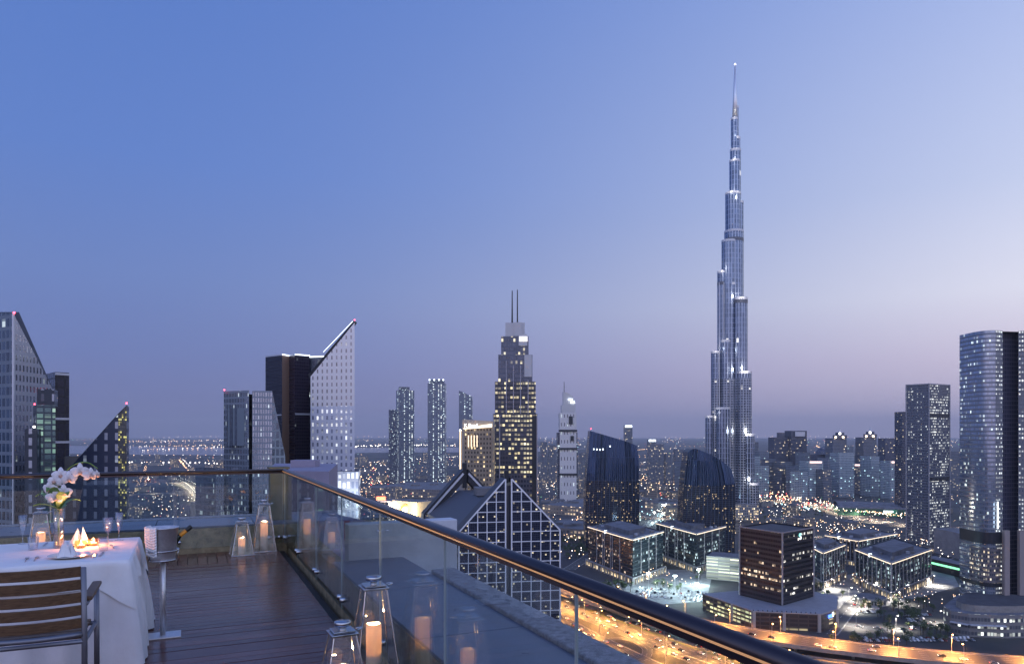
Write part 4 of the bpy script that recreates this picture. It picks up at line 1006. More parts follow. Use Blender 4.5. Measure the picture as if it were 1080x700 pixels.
    for a, b, s in ((0, 1, .98), (1, 2, .0), (1, 2, .45), (1, 2, .97), (2, 3, .96), (0, 1, .6)):
        q = Vector(pf[a]).lerp(Vector(pf[b]), s); boxp(p, 'stone_pier', (q.x, q.y-.5, 6.9), (2.2, 1.6, 13.9), ps)
    for a in range(0, 3): strip(p, 'roof_edge', pf[a], pf[a+1], 13.6, .8, .6, ps, .25)
    for k in range(14):
        q = Vector(pf[1]).lerp(Vector(pf[2]), k/14); boxp(p, 'roof_stud', (q.x, q.y+1, 14.3), (.5, .5, 1.0), 'darkmetal')
    q = Vector(pf[2]).lerp(Vector(pf[3]), .5); d = Vector(pf[3])-Vector(pf[2]); boxp(p, 'sign_panel', (q.x+.6, q.y-.5, 10.4), (6, .4, 2.4), 'blue', math.atan2(d.y, d.x))
    boxp(p, 'sign_panel', (q.x+4.4, q.y+3.2, 10.9), (1.6, .4, 3.4), 'coolsign', math.atan2(d.y, d.x))
    # open lit car park
    fk = facade('car_park_lit', (.12, .12, .1), (.3, .29, .27), 12, 3.4, .96, .45, .95, ((1, .92, .6), (.9, 1, .8)), 1.1, .0, .5, clus=.2)
    bld('car_park', 'open multi storey car park with yellow lit decks behind the brown cube', 'car park', quad(745, 740, 788, 720, 30), 24, [fk], 0, 'roofgrey')
    # stadium-like dark green hall and long wall
    g = mat('hall_green', (.05, .11, .09), .5); q = quad(884, 1330, 962, 1290, 90)
    t = bld('event_hall', 'long low hall with a green wall and grey curved roof before the bay', 'hall', q, 13, [facade('hall_wall', (.03, .12, .08), (.03, .1, .07), 9, 13, .9, .9, .2, ((.2, .9, .5), (.4, 1, .6)), .25, .1, .5)], 0, 'roofgrey')
    m = MB()
    for i in range(9):
        a0, a1 = math.pi*i/9, math.pi*(i+1)/9; A0, B0 = Vector(q[0]), Vector(q[3])
        def pt(a, end): s = .5-.5*math.cos(a); b = Vector(q[0]).lerp(Vector(q[3]), s) if end == 0 else Vector(q[1]).lerp(Vector(q[2]), s); return (b.x, b.y, 13.1+8*math.sin(a))
        m.face([pt(a0, 0), pt(a0, 1), pt(a1, 1), pt(a1, 0)])
    m.build('curved_roof', MT['roofgrey'], t, True, True)
    strip(t, 'sign_light', Vector(q[0]).lerp(Vector(q[1]), .62), Vector(q[0]).lerp(Vector(q[1]), .75), 9, 3, .5, 'coolsign')
    fwall = mat('long_wall', (.3, .28, .28), .8, noise_s=.1, noise_a=.2)
    t = bld('depot_building', 'long pale blank depot wall with a green lit strip left of the curved tower', 'building', quad(985, 905, 1016, 850, 40), 31, [fwall], 0, 'roofgrey')
    t2 = bld('station_building', 'low dark station with a green glowing strip beside the depot', 'building', quad(972, 800, 1018, 740, 18), 13, [MT['darkmetal']], 0, 'roofgrey')
    a, b = Vector(F(972, 800)), Vector(F(1018, 740)); strip(t2, 'glow_strip', a, b, 8.5, 2.0, .5, 'green_e', .4)
    t = bld('pavilion', 'small round pale pavilion in the plaza before the pilastered office', 'pavilion', [(gp(918, 636)[0]+13*math.cos(i*.4488), gp(918, 636)[1]+13*math.sin(i*.4488)) for i in range(14)], 6.5, [facade('pavilion_wall', (.1, .1, .1), (.5, .48, .45), 2.4, 6, .6, .6, .4, WARM, .9, .2, .3)], 0, 'roofgrey')
    # mall and market
    fm = facade('mall_wall', (.12, .12, .14), (.2, .18, .18), 6, 7, .6, .5, .3, ((1, .8, .5), (1, .6, .45)), 1.2, .2, .3)
    for i, (p0, D0, p1, D1, dep, h, lab) in enumerate(((385, 1750, 486, 1650, 230, 20, 'very wide flat grey mall roof left of the gabled tower'),
            (572, 1350, 616, 1300, 160, 17, 'wide dark mall roof between the gabled tower and left sail tower'),
            (566, 1050, 618, 1010, 90, 15, 'nearer flat mall block with lit loading side'),
            (680, 1380, 722, 1330, 90, 19, 'mall block with curving cyan ramps between the sail towers'))):
        t = bld('mall_building', lab, 'mall', quad(p0, D0, p1, D1, dep), h, [fm], 0, 'roofgrey')
        a, b = Vector(F(p0, D0)), Vector(F(p1, D1))
        for k in range(5):
            c = a.lerp(b, .12+.18*k); boxp(t, 'roof_plant', (c.x, c.y+dep*rng.uniform(.2, .7), h+2), (rng.uniform(8, 22), rng.uniform(8, 20), 4), 'roofgrey')
    cream = mat('market_stone', (.5, .42, .3), .75)
    t = bld('market_hall', 'cream floodlit market building with a round arch by the highway', 'market', quad(414, 1330, 440, 1290, 40), 27, [cream], 0, 'roofgrey')
    a = F(429, 1308); q = MB(); q.tube([(a[0]+13*math.cos(math.pi*k/12), a[1]-1.5, 4+17*math.sin(math.pi*k/12)) for k in range(13)], 2.0, 6); q.build('arch', mat('arch_gold', (.6, .42, .12), .5), t, True)
    boxp(t, 'doorway', (a[0], a[1]-1.0, 8), (16, 1.5, 16), emit('doorway_glow', (1, .95, .85), 1.4))
    for px in (416, 424, 434, 440): light(t, (*F(px, 1270), 12), 60000, (1, .82, .5), 3, 'floodlight')
    t = bld('market_hall', 'white floodlit shop block with red lit sign beside the arch market', 'market', quad(398, 1370, 413, 1340, 36), 24, [MT['whiteclad']], 0, 'roofgrey')
    for px in (396, 404, 411): light(t, (*F(px, 1320), 12), 45000, (1, .8, .65), 3, 'floodlight')
    a = F(402, 1352); boxp(t, 'sign_box', (a[0], a[1]-2, 29), (18, 2, 7), emit('sign_red', (1, .2, .1), 1.5))
    t = bld('lit_sign_building', 'small block with a glowing cream sign band left of the steel tower', 'building', quad(209, 520, 226, 528, 16), Z(530, 524), [MT['concrete']], 0, 'roofgrey')
    a, b = Vector(F(210, 520)), Vector(F(225, 527.5)); strip(t, 'sign_band', a, b, Z(534.5, 522), 3.0, .4, emit('sign_cream', (1, .93, .75), 1.6), .4)
offices()

# ------------------------------------------------------------------ trees, street lamps, cars, low-rise
def dist_road(x, y):
    best = 1e9
    for path, w, z in ROADS:
        for p in path[::2]:
            d = math.hypot(p.x-x, p.y-y)-w/2
            if d < best: best = d
    return best
def clear(x, y, r):
    return all(math.hypot(x-a, y-b) > r+c for a, b, c in HERO) and dist_road(x, y) > r

def make_tree(h, cr, seed, palm=False):
    rg = random.Random(seed); name = 'palm_tree' if palm else 'broadleaf_tree'
    root = thing(name, 'x', 'tree', (0, 0, -500)); t = MB(); c = MB()
    if palm:
        t.tube([(0, 0, 0), (.1, 0, h*.5), (.25, .1, h*.92)], [.28, .2, .17], 6)
        for k in range(15):
            a = 2*math.pi*k/15+rg.uniform(-.15, .15); el = rg.uniform(.1, .9); prev = None
            for j in range(6):
                s = j/5; r = cr*s; z = h*.92+math.sin(el)*r*1.1-1.5*s*s*cr*.55; w = .38*(1-s*.8)
                p = Vector((.25+r*math.cos(a), .1+r*math.sin(a), z)); sd = Vector((-math.sin(a), math.cos(a), 0))*w
                if prev: c.face([prev[0], prev[1], p+sd+Vector((0, 0, -.2)), p-sd+Vector((0, 0, -.2))])
                prev = (p-sd, p+sd)
    else:
        t.tube([(0, 0, 0), (.08, .05, h*.35), (.0, .1, h*.6)], [.26, .2, .12], 6)
        cl = []
        for k in range(9):
            a = rg.uniform(0, 6.28); r = cr*rg.uniform(.1, .7); z = h*rg.uniform(.45, .85); cl.append((Vector((r*math.cos(a), r*math.sin(a), z)), cr*rg.uniform(.35, .6)))
            t.tube([(0, .08, h*.42), cl[-1][0]], [.1, .04], 4)
        for k in range(330):
            o, r = rg.choice(cl); d = Vector((rg.gauss(0, 1), rg.gauss(0, 1), rg.gauss(0, .8))).normalized()*r*rg.uniform(.6, 1.05); p = o+d
            n = Vector((rg.gauss(0, 1), rg.gauss(0, 1), rg.gauss(.6, 1))).normalized(); x = n.orthogonal().normalized()*rg.uniform(.22, .42); y = n.cross(x)*rg.uniform(.7, 1.2)
            c.face([p-x, p-y*.8, p+x, p+y*.8])
    t.build('trunk', MT['bark'], root); c.build('crown', MT['foliage'], root)
    return root
TREES = [make_tree(8, 3.2, 1), make_tree(6.5, 2.8, 2), make_tree(9.5, 3.6, 3), make_tree(9, 3.0, 4, True), make_tree(7.5, 2.6, 5, True)]
tl = {'broadleaf_tree': ('bushy street tree planted around the office buildings', 'street trees'), 'palm_tree': ('date palm planted around the office buildings', 'palm trees')}
used = set()
def place_tree(x, y, k):
    b = TREES[k]; nm = b.name.split('.')[0]; lab, gr = tl[nm]; s = rng.uniform(.8, 1.25); rz = rng.uniform(0, 6.28)
    if k not in used:
        used.add(k); o = b; o.location = (x, y, 0); o.rotation_euler = (0, 0, rz); o.scale = (s, s, s)
    else: o = copy_tree(b, (x, y, 0), rz, scale=(s, s, s))
    tag(o, lab, 'tree', gr)
tries = 0; nt_ = 0
zones = [(592, 625, 568, 606, 46), (615, 720, 600, 625, 26), (690, 760, 598, 612, 14), (858, 1005, 612, 655, 40), (740, 800, 560, 600, 10), (960, 1012, 596, 615, 14), (800, 900, 528, 556, 26), (760, 870, 538, 552, 20), (875, 1000, 652, 682, 34), (740, 870, 640, 660, 6), (400, 480, 548, 580, 26)]
for x0, x1, y0, y1, n in zones:
    k = 0
    for _ in range(n*8):
        if k >= n: break
        x, y = gp(rng.uniform(x0, x1), rng.uniform(y0, y1))
        if clear(x, y, -4) and dist_road(x, y) > 1.5: place_tree(x, y, rng.choice((0, 1, 2, 0, 1, 3, 4))); k += 1
for k, b in enumerate(TREES):
    if k not in used: place_tree(*gp(700, 610), k)

def lamp_proto(h, m, watt, c, arm=2.4):
    root = thing('street_lamp', 'x', 'street lamp', (0, 0, -500))
    q = MB(); q.tube([(0, 0, 0), (0, 0, h)], [.16, .09], 6); q.tube([(0, 0, h-.05), (arm*.5, 0, h+.45), (arm, 0, h+.5)], .06, 5); q.build('pole', MT['brushed'], root)
    q = MB(); q.lathe([(0, -.32), (.45, -.28), (.5, -.05), (.3, .12), (0, .15)], (arm, 0, h+.42), 8); q.build('lamp_head', MT[m], root)
    if watt: light(root, (arm, 0, h-.35), watt, c, .5, 'lamp_light', False, 138)
    return root
SOD = lamp_proto(12, 'sodium', 80000, (1, .4, .095)); FAR = lamp_proto(13, 'whitelamp', 48000, (1, .8, .55)); WHT = lamp_proto(10, 'whitelamp', 30000, (1, .93, .8))
first = {}
def put_lamp(proto, x, y, z, rz, label, group):
    if proto.name not in first: first[proto.name] = 1; o = proto; o.location = (x, y, z); o.rotation_euler = (0, 0, rz)
    else: o = copy_tree(proto, (x, y, z), rz)
    tag(o, label, 'street lamp', group)
def lamps_along(path, w, z, step, proto, label, group, both=True, vis=None):
    L = 0; side = 1
    for i in range(1, len(path)-1):
        L += (path[i]-path[i-1]).length
        if L >= step:
            L = 0; t = (path[i+1]-path[i-1]).normalized()
            for s in ((1, -1) if both else (side,)):
                n = Vector((t.y, -t.x, 0))*s; p = path[i]+n*(w/2-.1)
                if vis and not vis(p): continue
                put_lamp(proto, p.x, p.y, z, math.atan2(-n.y, -n.x), label, group)
            side = -side
nearv = lambda p: 425 < p.y < 1000 and -120 < p.x < 380
lamps_along(H1, 27, 7, 30, SOD, 'orange street lamp on the elevated highway', 'street lamps on the elevated highway', True, nearv)
lamps_along(H2, 36, 0, 30, SOD, 'orange street lamp beside the main highway', 'street lamps on the main highway', True, lambda p: 440 < p.y < 900)
lamps_along(H3, 19, 0, 32, SOD, 'orange street lamp beside the service road', 'street lamps on the service road', False, lambda p: 440 < p.y < 800)
lamps_along(H4, 11, 0, 30, SOD, 'orange street lamp beside the slip road', 'street lamps on the slip road', False)
lamps_along(H7, 12, 0, 34, SOD, 'orange street lamp beside the connecting road', 'street lamps on the connecting road', False, lambda p: 425 < p.y < 900)
lamps_along(S1, 28, 0, 36, FAR, 'white lamp lining the far boulevard', 'lamps lining the far boulevard')
lamps_along(S3, 15, 0, 42, FAR, 'white lamp lining the street behind the offices', 'lamps behind the offices', False)
lamps_along(S5, 20, 0, 55, FAR, 'white lamp lining the street beyond the back rail', 'lamps beyond the back rail', False)
lamps_along(S6, 24, 0, 34, FAR, 'white lamp on the diagonal street beyond the back rail', 'lamps on the diagonal street')
lamps_along(S2, 16, 0, 38, WHT, 'white lamp on the curved street by the plaza', 'lamps on the curved plaza street', False)
for px, py in ((880, 622), (905, 640), (950, 636), (985, 618), (960, 625), (715, 590), (750, 598), (870, 632)):
    x, y = gp(px, py); put_lamp(WHT, x, y, 0, rng.uniform(0, 6), 'white lamp standing in the plaza before the pilastered offices', 'plaza lamps')
lamps_along(S7, 12, 0, 30, WHT, 'white lamp on the side street above the highway', 'lamps on the side street', False)
# floodlight masts over the bright car park
def mast(x, y, lab, w):
    r = thing('floodlight_mast', lab, 'floodlight', (x, y, 0)); q = MB(); q.tube([(0, 0, 0), (0, 0, 16)], [.3, .18], 8); q.build('pole', MT['brushed'], r)
    q = MB(); q.box((0, 0, 16.3), (3.2, .7, .9)); q.build('lamp_bank', emit('flood_lamp', (.8, 1, 1), 30), r); light(r, (0, 0, 14.8), w, (.72, .98, 1), .8, 'lamp_light', False)
mast(*gp(737, 617.5), 'brightest floodlight mast beside the low brown podium', 60000)
mast(*gp(712, 625), 'floodlight mast in the middle of the bright car park', 36000)
mast(*gp(684, 622), 'floodlight mast near the left end of the bright car park', 36000)
mast(*gp(735, 634), 'floodlight mast at the near edge of the bright car park', 30000)
mast(*gp(700, 541), 'floodlight mast by the cyan lit ramps between the sail towers', 90000)
mast(*gp(690, 550), 'floodlight mast on the street behind the left office', 60000)

def car_proto(body, lights=True, suv=False):
    root = thing('car', 'x', 'car', (0, 0, -500)); L, W, H = (4.6, 1.85, 1.5) if not suv else (4.9, 1.95, 1.8)
    def loft(q, secs):
        vs = []; n = len(secs[0]); 
        for s in secs: vs += s
        fs = [(i*n+k, i*n+(k+1) % n, (i+1)*n+(k+1) % n, (i+1)*n+k) for i in range(len(secs)-1) for k in range(n)]
        q.mesh(vs, fs+[tuple(range(n))[::-1], tuple(range((len(secs)-1)*n, len(secs)*n))])
    def ring(x, hw, z0, z1): return [(x, -hw, z0), (x, hw, z0), (x, hw*.97, z1), (x, -hw*.97, z1)]
    q = MB(); loft(q, [ring(-L/2, W*.44, .45, .85), ring(-L/2+.25, W*.5, .28, .95), ring(L/2-.9, W*.5, .28, .92), ring(L/2-.15, W*.47, .32, .78), ring(L/2, W*.42, .45, .68)])
    loft(q, [ring(-L*.36, W*.38, .9, .95), ring(-L*.26, W*.42, .9, H), ring(L*.06, W*.42, .9, H), ring(L*.22, W*.4, .88, .93)])
    q.build('body', body, root, bevel=.05)
    q = MB()
    for s in (-1, 1): q.box((-L*.09, s*W*.432, 1.18), (L*.3, .03, .32))
    q.box((L*.14, 0, 1.2), (.05, W*.72, .42), 0, 0, ('Y', -1.0)); q.build('windows', MT['bottle'], root)
    for sx in (-1, 1):
        for sy in (-1, 1): q = MB(); q.tube([(sx*L*.31, sy*W*.5, .33), (sx*L*.31, sy*W*.38, .33)], .33, 10); q.build('wheel', MT['blackfoil'], root)
    for s in (-1, 1):
        q = MB(); q.box((L/2-.02, s*W*.33, .66), (.12, .42, .2)); q.build('headlight', MT['headl' if lights else 'porcelain'], root)
        q = MB(); q.box((-L/2+.02, s*W*.34, .78), (.1, .4, .2)); q.build('tail_light', MT['taill' if lights else 'foil'], root)
    return root
cw = mat('car_white', (.65, .65, .65), .25); cs = mat('car_silver', (.35, .36, .38), .3, .6); cd = mat('car_black', (.02, .02, .025), .2); cr_ = mat('car_red', (.3, .02, .02), .25)
DRIVE = [(car_proto(cw), 'white'), (car_proto(cs, True, True), 'silver'), (car_proto(cd), 'black')]
PARK = [(car_proto(cw, False), 'white'), (car_proto(cs, False), 'silver'), (car_proto(cd, False, True), 'black'), (car_proto(cw, False, True), 'white'), (car_proto(cr_, False), 'red')]
cfirst = set()
def put_car(pr, x, y, z, rz, lab, grp):
    o = pr[0]
    if o.name not in cfirst: cfirst.add(o.name); o.location = (x, y, z); o.rotation_euler = (0, 0, rz)
    else: o = copy_tree(o, (x, y, z), rz)
    tag(o, lab, 'car', grp)
def drive(path, w, z, n, where, grp, vis):
    k = 0
    for _ in range(n*10):
        if k >= n: break
        i = rng.randrange(2, len(path)-2); t = (path[i+1]-path[i-1]).normalized(); lanes = max(1, int(w/2/3.6)); side = rng.choice((1, -1)); off = (rng.randrange(lanes)+.6)*3.5*side
        p = path[i]+Vector((t.y, -t.x, 0))*off+t*rng.uniform(-4, 4)
        if not vis(p) or any(math.hypot(p.x-a, p.y-b) < 7 for a, b in spots): continue
        spots.append((p.x, p.y)); pr = rng.choice(DRIVE); a = math.atan2(t.y, t.x)+(0 if side > 0 else math.pi)
        put_car(pr, p.x, p.y, z+.02, a, f'{pr[1]} car with its lights on driving on the {where}', grp+' '+pr[1]); k += 1
spots = []
nv = lambda p: 425 < p.y < 1250 and -260 < p.x < 380
drive(H1, 26, 7, 75, 'elevated highway', 'cars on the elevated highway', nv)
drive(H2, 32, .12, 70, 'main highway', 'cars on the main highway', nv)
drive(H7, 9, .13, 10, 'connecting road', 'cars on the connecting road', nv)
drive(H3, 15, .1, 16, 'service road', 'cars on the service road', nv)
drive(S1, 24, .1, 34, 'far boulevard', 'cars on the far boulevard', lambda p: True)
drive(S2, 12, .12, 8, 'curved street by the plaza', 'cars on the plaza street', lambda p: True)
drive(S3, 12, .08, 12, 'street behind the offices', 'cars behind the offices', lambda p: True)
def park_rows(px, py, nx, ny, rz, where, grp, fill=.8):
    x0, y0 = gp(px, py); ux, uy = math.cos(rz), math.sin(rz)
    for j in range(ny):
        for i in range(nx):
            if rng.random() > fill: continue
            a = i*2.9; b = j*(6 if j % 2 else 6)+(j//2)*5
            x, y = x0+ux*a-uy*b, y0+uy*a+ux*b
            if not clear(x, y, -8) or dist_road(x, y) < 2: continue
            pr = rng.choices(PARK, (5, 3, 2, 3, 1))[0]
            put_car(pr, x, y, .08, rz+math.pi/2*(1 if j % 2 else -1), f'{pr[1]} car parked in {where}', grp+' '+pr[1])
park_rows(668, 628, 22, 5, -.35, 'the bright car park beside the highway', 'cars in the bright car park')
park_rows(885, 648, 16, 3, .25, 'the plaza before the pilastered offices', 'cars in the plaza')
park_rows(962, 622, 20, 4, .3, 'the lot between the offices and the curved tower', 'cars by the curved tower')

drive(S7, 8, .1, 12, 'side street above the highway', 'cars on the side street', lambda p: True)
park_rows(905, 676, 30, 2, .02, 'the strip lot above the elevated highway', 'cars in the strip lot')
park_rows(960, 655, 14, 3, .1, 'the lot left of the rounded podium', 'cars left of the rounded podium')
# low-rise carpet
def lowrise():
    protos = []
    spec = [((26, 20, 12), (.3, .27, .23), 'beige'), ((34, 22, 16), (.2, .2, .22), 'grey'), ((20, 20, 24), (.25, .22, .2), 'brown'), ((40, 28, 9), (.36, .34, .32), 'pale'), ((24, 16, 34), (.16, .18, .21), 'slate'), ((18, 14, 10), (.4, .37, .33), 'white')]
    for (w, d, h), c, nm in spec:
        f = facade('lowrise_'+nm, (.06, .06, .07), c, 2.2, 3.2, .5, .5, .15, ((1, .72, .4), (1, .95, .88)), 2.4, .2, .3, clus=.9)
        q = MB(); foot = [(-w/2, -d/2), (w/2, -d/2), (w/2, d/2), (-w/2, d/2)]; q.walls(foot, 0, [h]*4, 0); q.top(foot, [h-.6]*4, 1)
        for k in range(3): q.box((rng.uniform(-w*.3, w*.3), rng.uniform(-d*.3, d*.3), h+.6), (w*.16, d*.2, 2.4), 0, 1)
        o = q.build('lowrise_block', [f, MT['roofgrey']]); o.location = (0, 0, -500); protos.append((o, nm))
    usedp = set(); n = 0; pts = []
    for _ in range(9000):
        if n >= 285: break
        D = 850+rng.random()**1.6*3300; px = rng.uniform(90, 1020)
        if 500 < px < 560 and D < 1000: continue
        x, y = F(px, D)
        if any(math.hypot(x-a, y-b) < 30+D*.006 for a, b in pts): continue
        if D < 1000 and 580 < px < 880: continue
        if not clear(x, y, 14) : continue
        if D > 4200: continue
        pts.append((x, y)); i = rng.choices(range(6), (5, 4, 3, 4, 2, 4))[0]; o, nm = protos[i]
        if i in usedp: o = o.copy(); col.objects.link(o)
        usedp.add(i); s = rng.uniform(.8, 1.35); o.location = (x, y, 0); o.rotation_euler = (0, 0, rng.choice((.3, .45, -.2, 1.1))+rng.uniform(-.1, .1)); o.scale = (s, s*rng.uniform(.8, 1.4), s*rng.uniform(.7, 1.3))
        tag(o, f'{nm} low-rise block with scattered lit windows in the city below', 'building', f'{nm} low-rise blocks'); n += 1
    for i, (o, nm) in enumerate(protos):
        if i not in usedp: bpy.data.objects.remove(o)
lowrise()

# far-off city lights: uncountable points
def city_lights():
    q = MB(); rg = random.Random(21)
    def pt(x, y, z, r, m): q.mesh([(x-r, y, z), (x+r, y, z), (x, y-r, z), (x, y+r, z), (x, y, z-r), (x, y, z+r)], [(0, 2, 5), (2, 1, 5), (1, 3, 5), (3, 0, 5), (2, 0, 4), (1, 2, 4), (3, 1, 4), (0, 3, 4)], m)
    def pick(): return rg.choices((0, 1, 2, 3, 4), (46, 34, 9, 6, 5))[0]
    for _ in range(7000):
        py = 463+rg.random()**1.5*95; px = rg.uniform(-30, 1110)
        if 473 < py < 480 and 100 < px < 640 and rg.random() < .96: continue
        v = noise.noise(Vector((px*.03, py*.16, 0)))
        if v < rg.uniform(-.15, .4): continue
        x, y = gp(px, py)
        if not all(math.hypot(x-a, y-b) > c-4 for a, b, c in HERO): continue
        pt(x, y, rg.uniform(5, 12), y/FPX*rg.uniform(.14, .36), pick())
    def row(p0, p1, n, r, ms, jit=.3):
        if p0[1] < 480: n = int(n*.55); jit = max(jit, .7); r *= .8
        for k in range(n):
            s = k/(n-1); px = p0[0]+(p1[0]-p0[0])*s+rg.uniform(-1, 1)*jit*4; py = p0[1]+(p1[1]-p0[1])*s+rg.uniform(-1, 1)*jit
            x, y = gp(px, py); pt(x, y, 9, y/FPX*r*rg.uniform(.6, 1.2), rg.choice(ms))
    for k in range(46):
        py = 464+rg.random()**1.3*70; px = rg.uniform(-20, 1080); x, y = gp(px, py); a = rg.choice((.46, .46+math.pi/2, .1, 1.2)); L = rg.uniform(500, 2600); ms = rg.choice(((0,), (0, 0, 1), (1,), (0,))); st = max(38, y*.011); rr = rg.uniform(.2, .38)
        for i in range(int(L/st)):
            X, Y = x+math.cos(a)*st*i+rg.uniform(-4, 4), y+math.sin(a)*st*i+rg.uniform(-4, 4)
            if Y > 850 and all(math.hypot(X-p, Y-q_) > c-4 for p, q_, c in HERO): pt(X, Y, 9, Y/FPX*rr*rg.uniform(.8, 1.2), rg.choice(ms))
    row((372, 471.0), (412, 470), 40, .7, (1,)); row((437, 470), (452, 470), 22, .8, (1,)); row((469, 470), (486, 471), 16, .6, (1,))
    row((376, 460.5), (480, 461.5), 46, .5, (1, 0))
    row((134, 466), (236, 464.5), 90, .55, (0, 0, 1)); row((134, 471), (236, 470), 70, .5, (0, 1, 0)); row((150, 475.5), (236, 472), 60, .55, (0, 1)); row((150, 461), (236, 460.5), 50, .45, (0, 1))
    row((136, 489.5), (232, 490), 18, .8, (1, 1, 0), .8); row((136, 504), (232, 503.5), 14, .9, (1, 0), .6)
    row((700, 461), (742, 462), 22, .45, (1, 0)); row((796, 460), (950, 461.5), 60, .5, (1, 0)); row((570, 462), (660, 463), 50, .45, (1, 0))
    row((135, 545), (225, 530), 70, .45, (1, 0, 1), 9); row((380, 497), (410, 520), 120, .5, (0, 0, 1, 2), 9)
    row((380, 540), (440, 565), 110, .5, (0, 0, 1, 2), 9); row((795, 522), (880, 540), 170, .55, (0, 0, 1, 2), 4); row((880, 540), (955, 548), 120, .55, (0, 0, 1), 2)
    row((820, 536), (862, 542), 50, .5, (3, 1, 3), 2); row((890, 535), (905, 544), 40, .55, (4, 4, 1), 4); row((560, 505), (620, 520), 70, .5, (1, 0), 10); row((676, 500), (722, 520), 110, .5, (0, 1, 0, 2), 9)
    row((676, 535), (720, 555), 90, .55, (3, 1, 3), 8); row((860, 560), (950, 580), 90, .5, (1, 0, 0), 7); row((960, 560), (1010, 600), 60, .5, (1, 0), 9)
    row((795, 545), (960, 575), 160, .4, (1, 0, 1), 8); row((590, 540), (612, 570), 60, .5, (1, 0), 8); row((700, 560), (770, 600), 60, .4, (1, 3), 8); row((592, 550), (618, 600), 60, .5, (1, 0), 8); row((640, 600), (720, 625), 60, .4, (1, 0), 5); row((860, 608), (1010, 650), 130, .4, (1, 0, 1), 9)
    cs_ = [emit('light_amber', (1, .6, .32), 4.5), emit('light_white', (1, .9, .78), 5), emit('light_red', (1, .12, .1), 2.6), emit('light_cyan', (.55, .95, 1), 3.0), emit('light_green', (.4, 1, .45), 2.4)]
    tag(q.build('city_lights', cs_), 'thousands of tiny amber and white city lights spread to the horizon', 'city lights', kind='stuff')
city_lights()

# evening haze: one closed box of thin air round the whole scene
def haze():
    q = MB(); q.box((0, 10000, 419), (56000, 42000, 842)); o = q.build('haze', HAZE, None); tag(o, kind='stuff'); return o
HAZE = bpy.data.materials.new('haze_air'); HAZE.use_nodes = True
nt = HAZE.node_tree; nt.nodes.clear(); o_ = nt.nodes.new('ShaderNodeOutputMaterial'); v_ = nt.nodes.new('ShaderNodeVolumePrincipled')
v_.inputs['Color'].default_value = (.93, .94, 1, 1); v_.inputs['Density'].default_value = 5.2e-5; v_.inputs['Anisotropy'].default_value = .0
nt.links.new(v_.outputs[0], o_.inputs['Volume'])
haze()

# ================================================================== the terrace
ANG = math.atan(.453); TC = Vector((-3.33, 10.4, CAMZ-1.65)); TM = Matrix.Translation(TC) @ Matrix.Rotation(ANG, 4, 'Z'); TI = TM.inverted()
def T(x, y, z=0): return TM @ Vector((x, y, z))
def tthing(name, label, cat, x, y, z=0, rz=0, group=None): return thing(name, label, cat, T(x, y, z), ANG+rz, group)

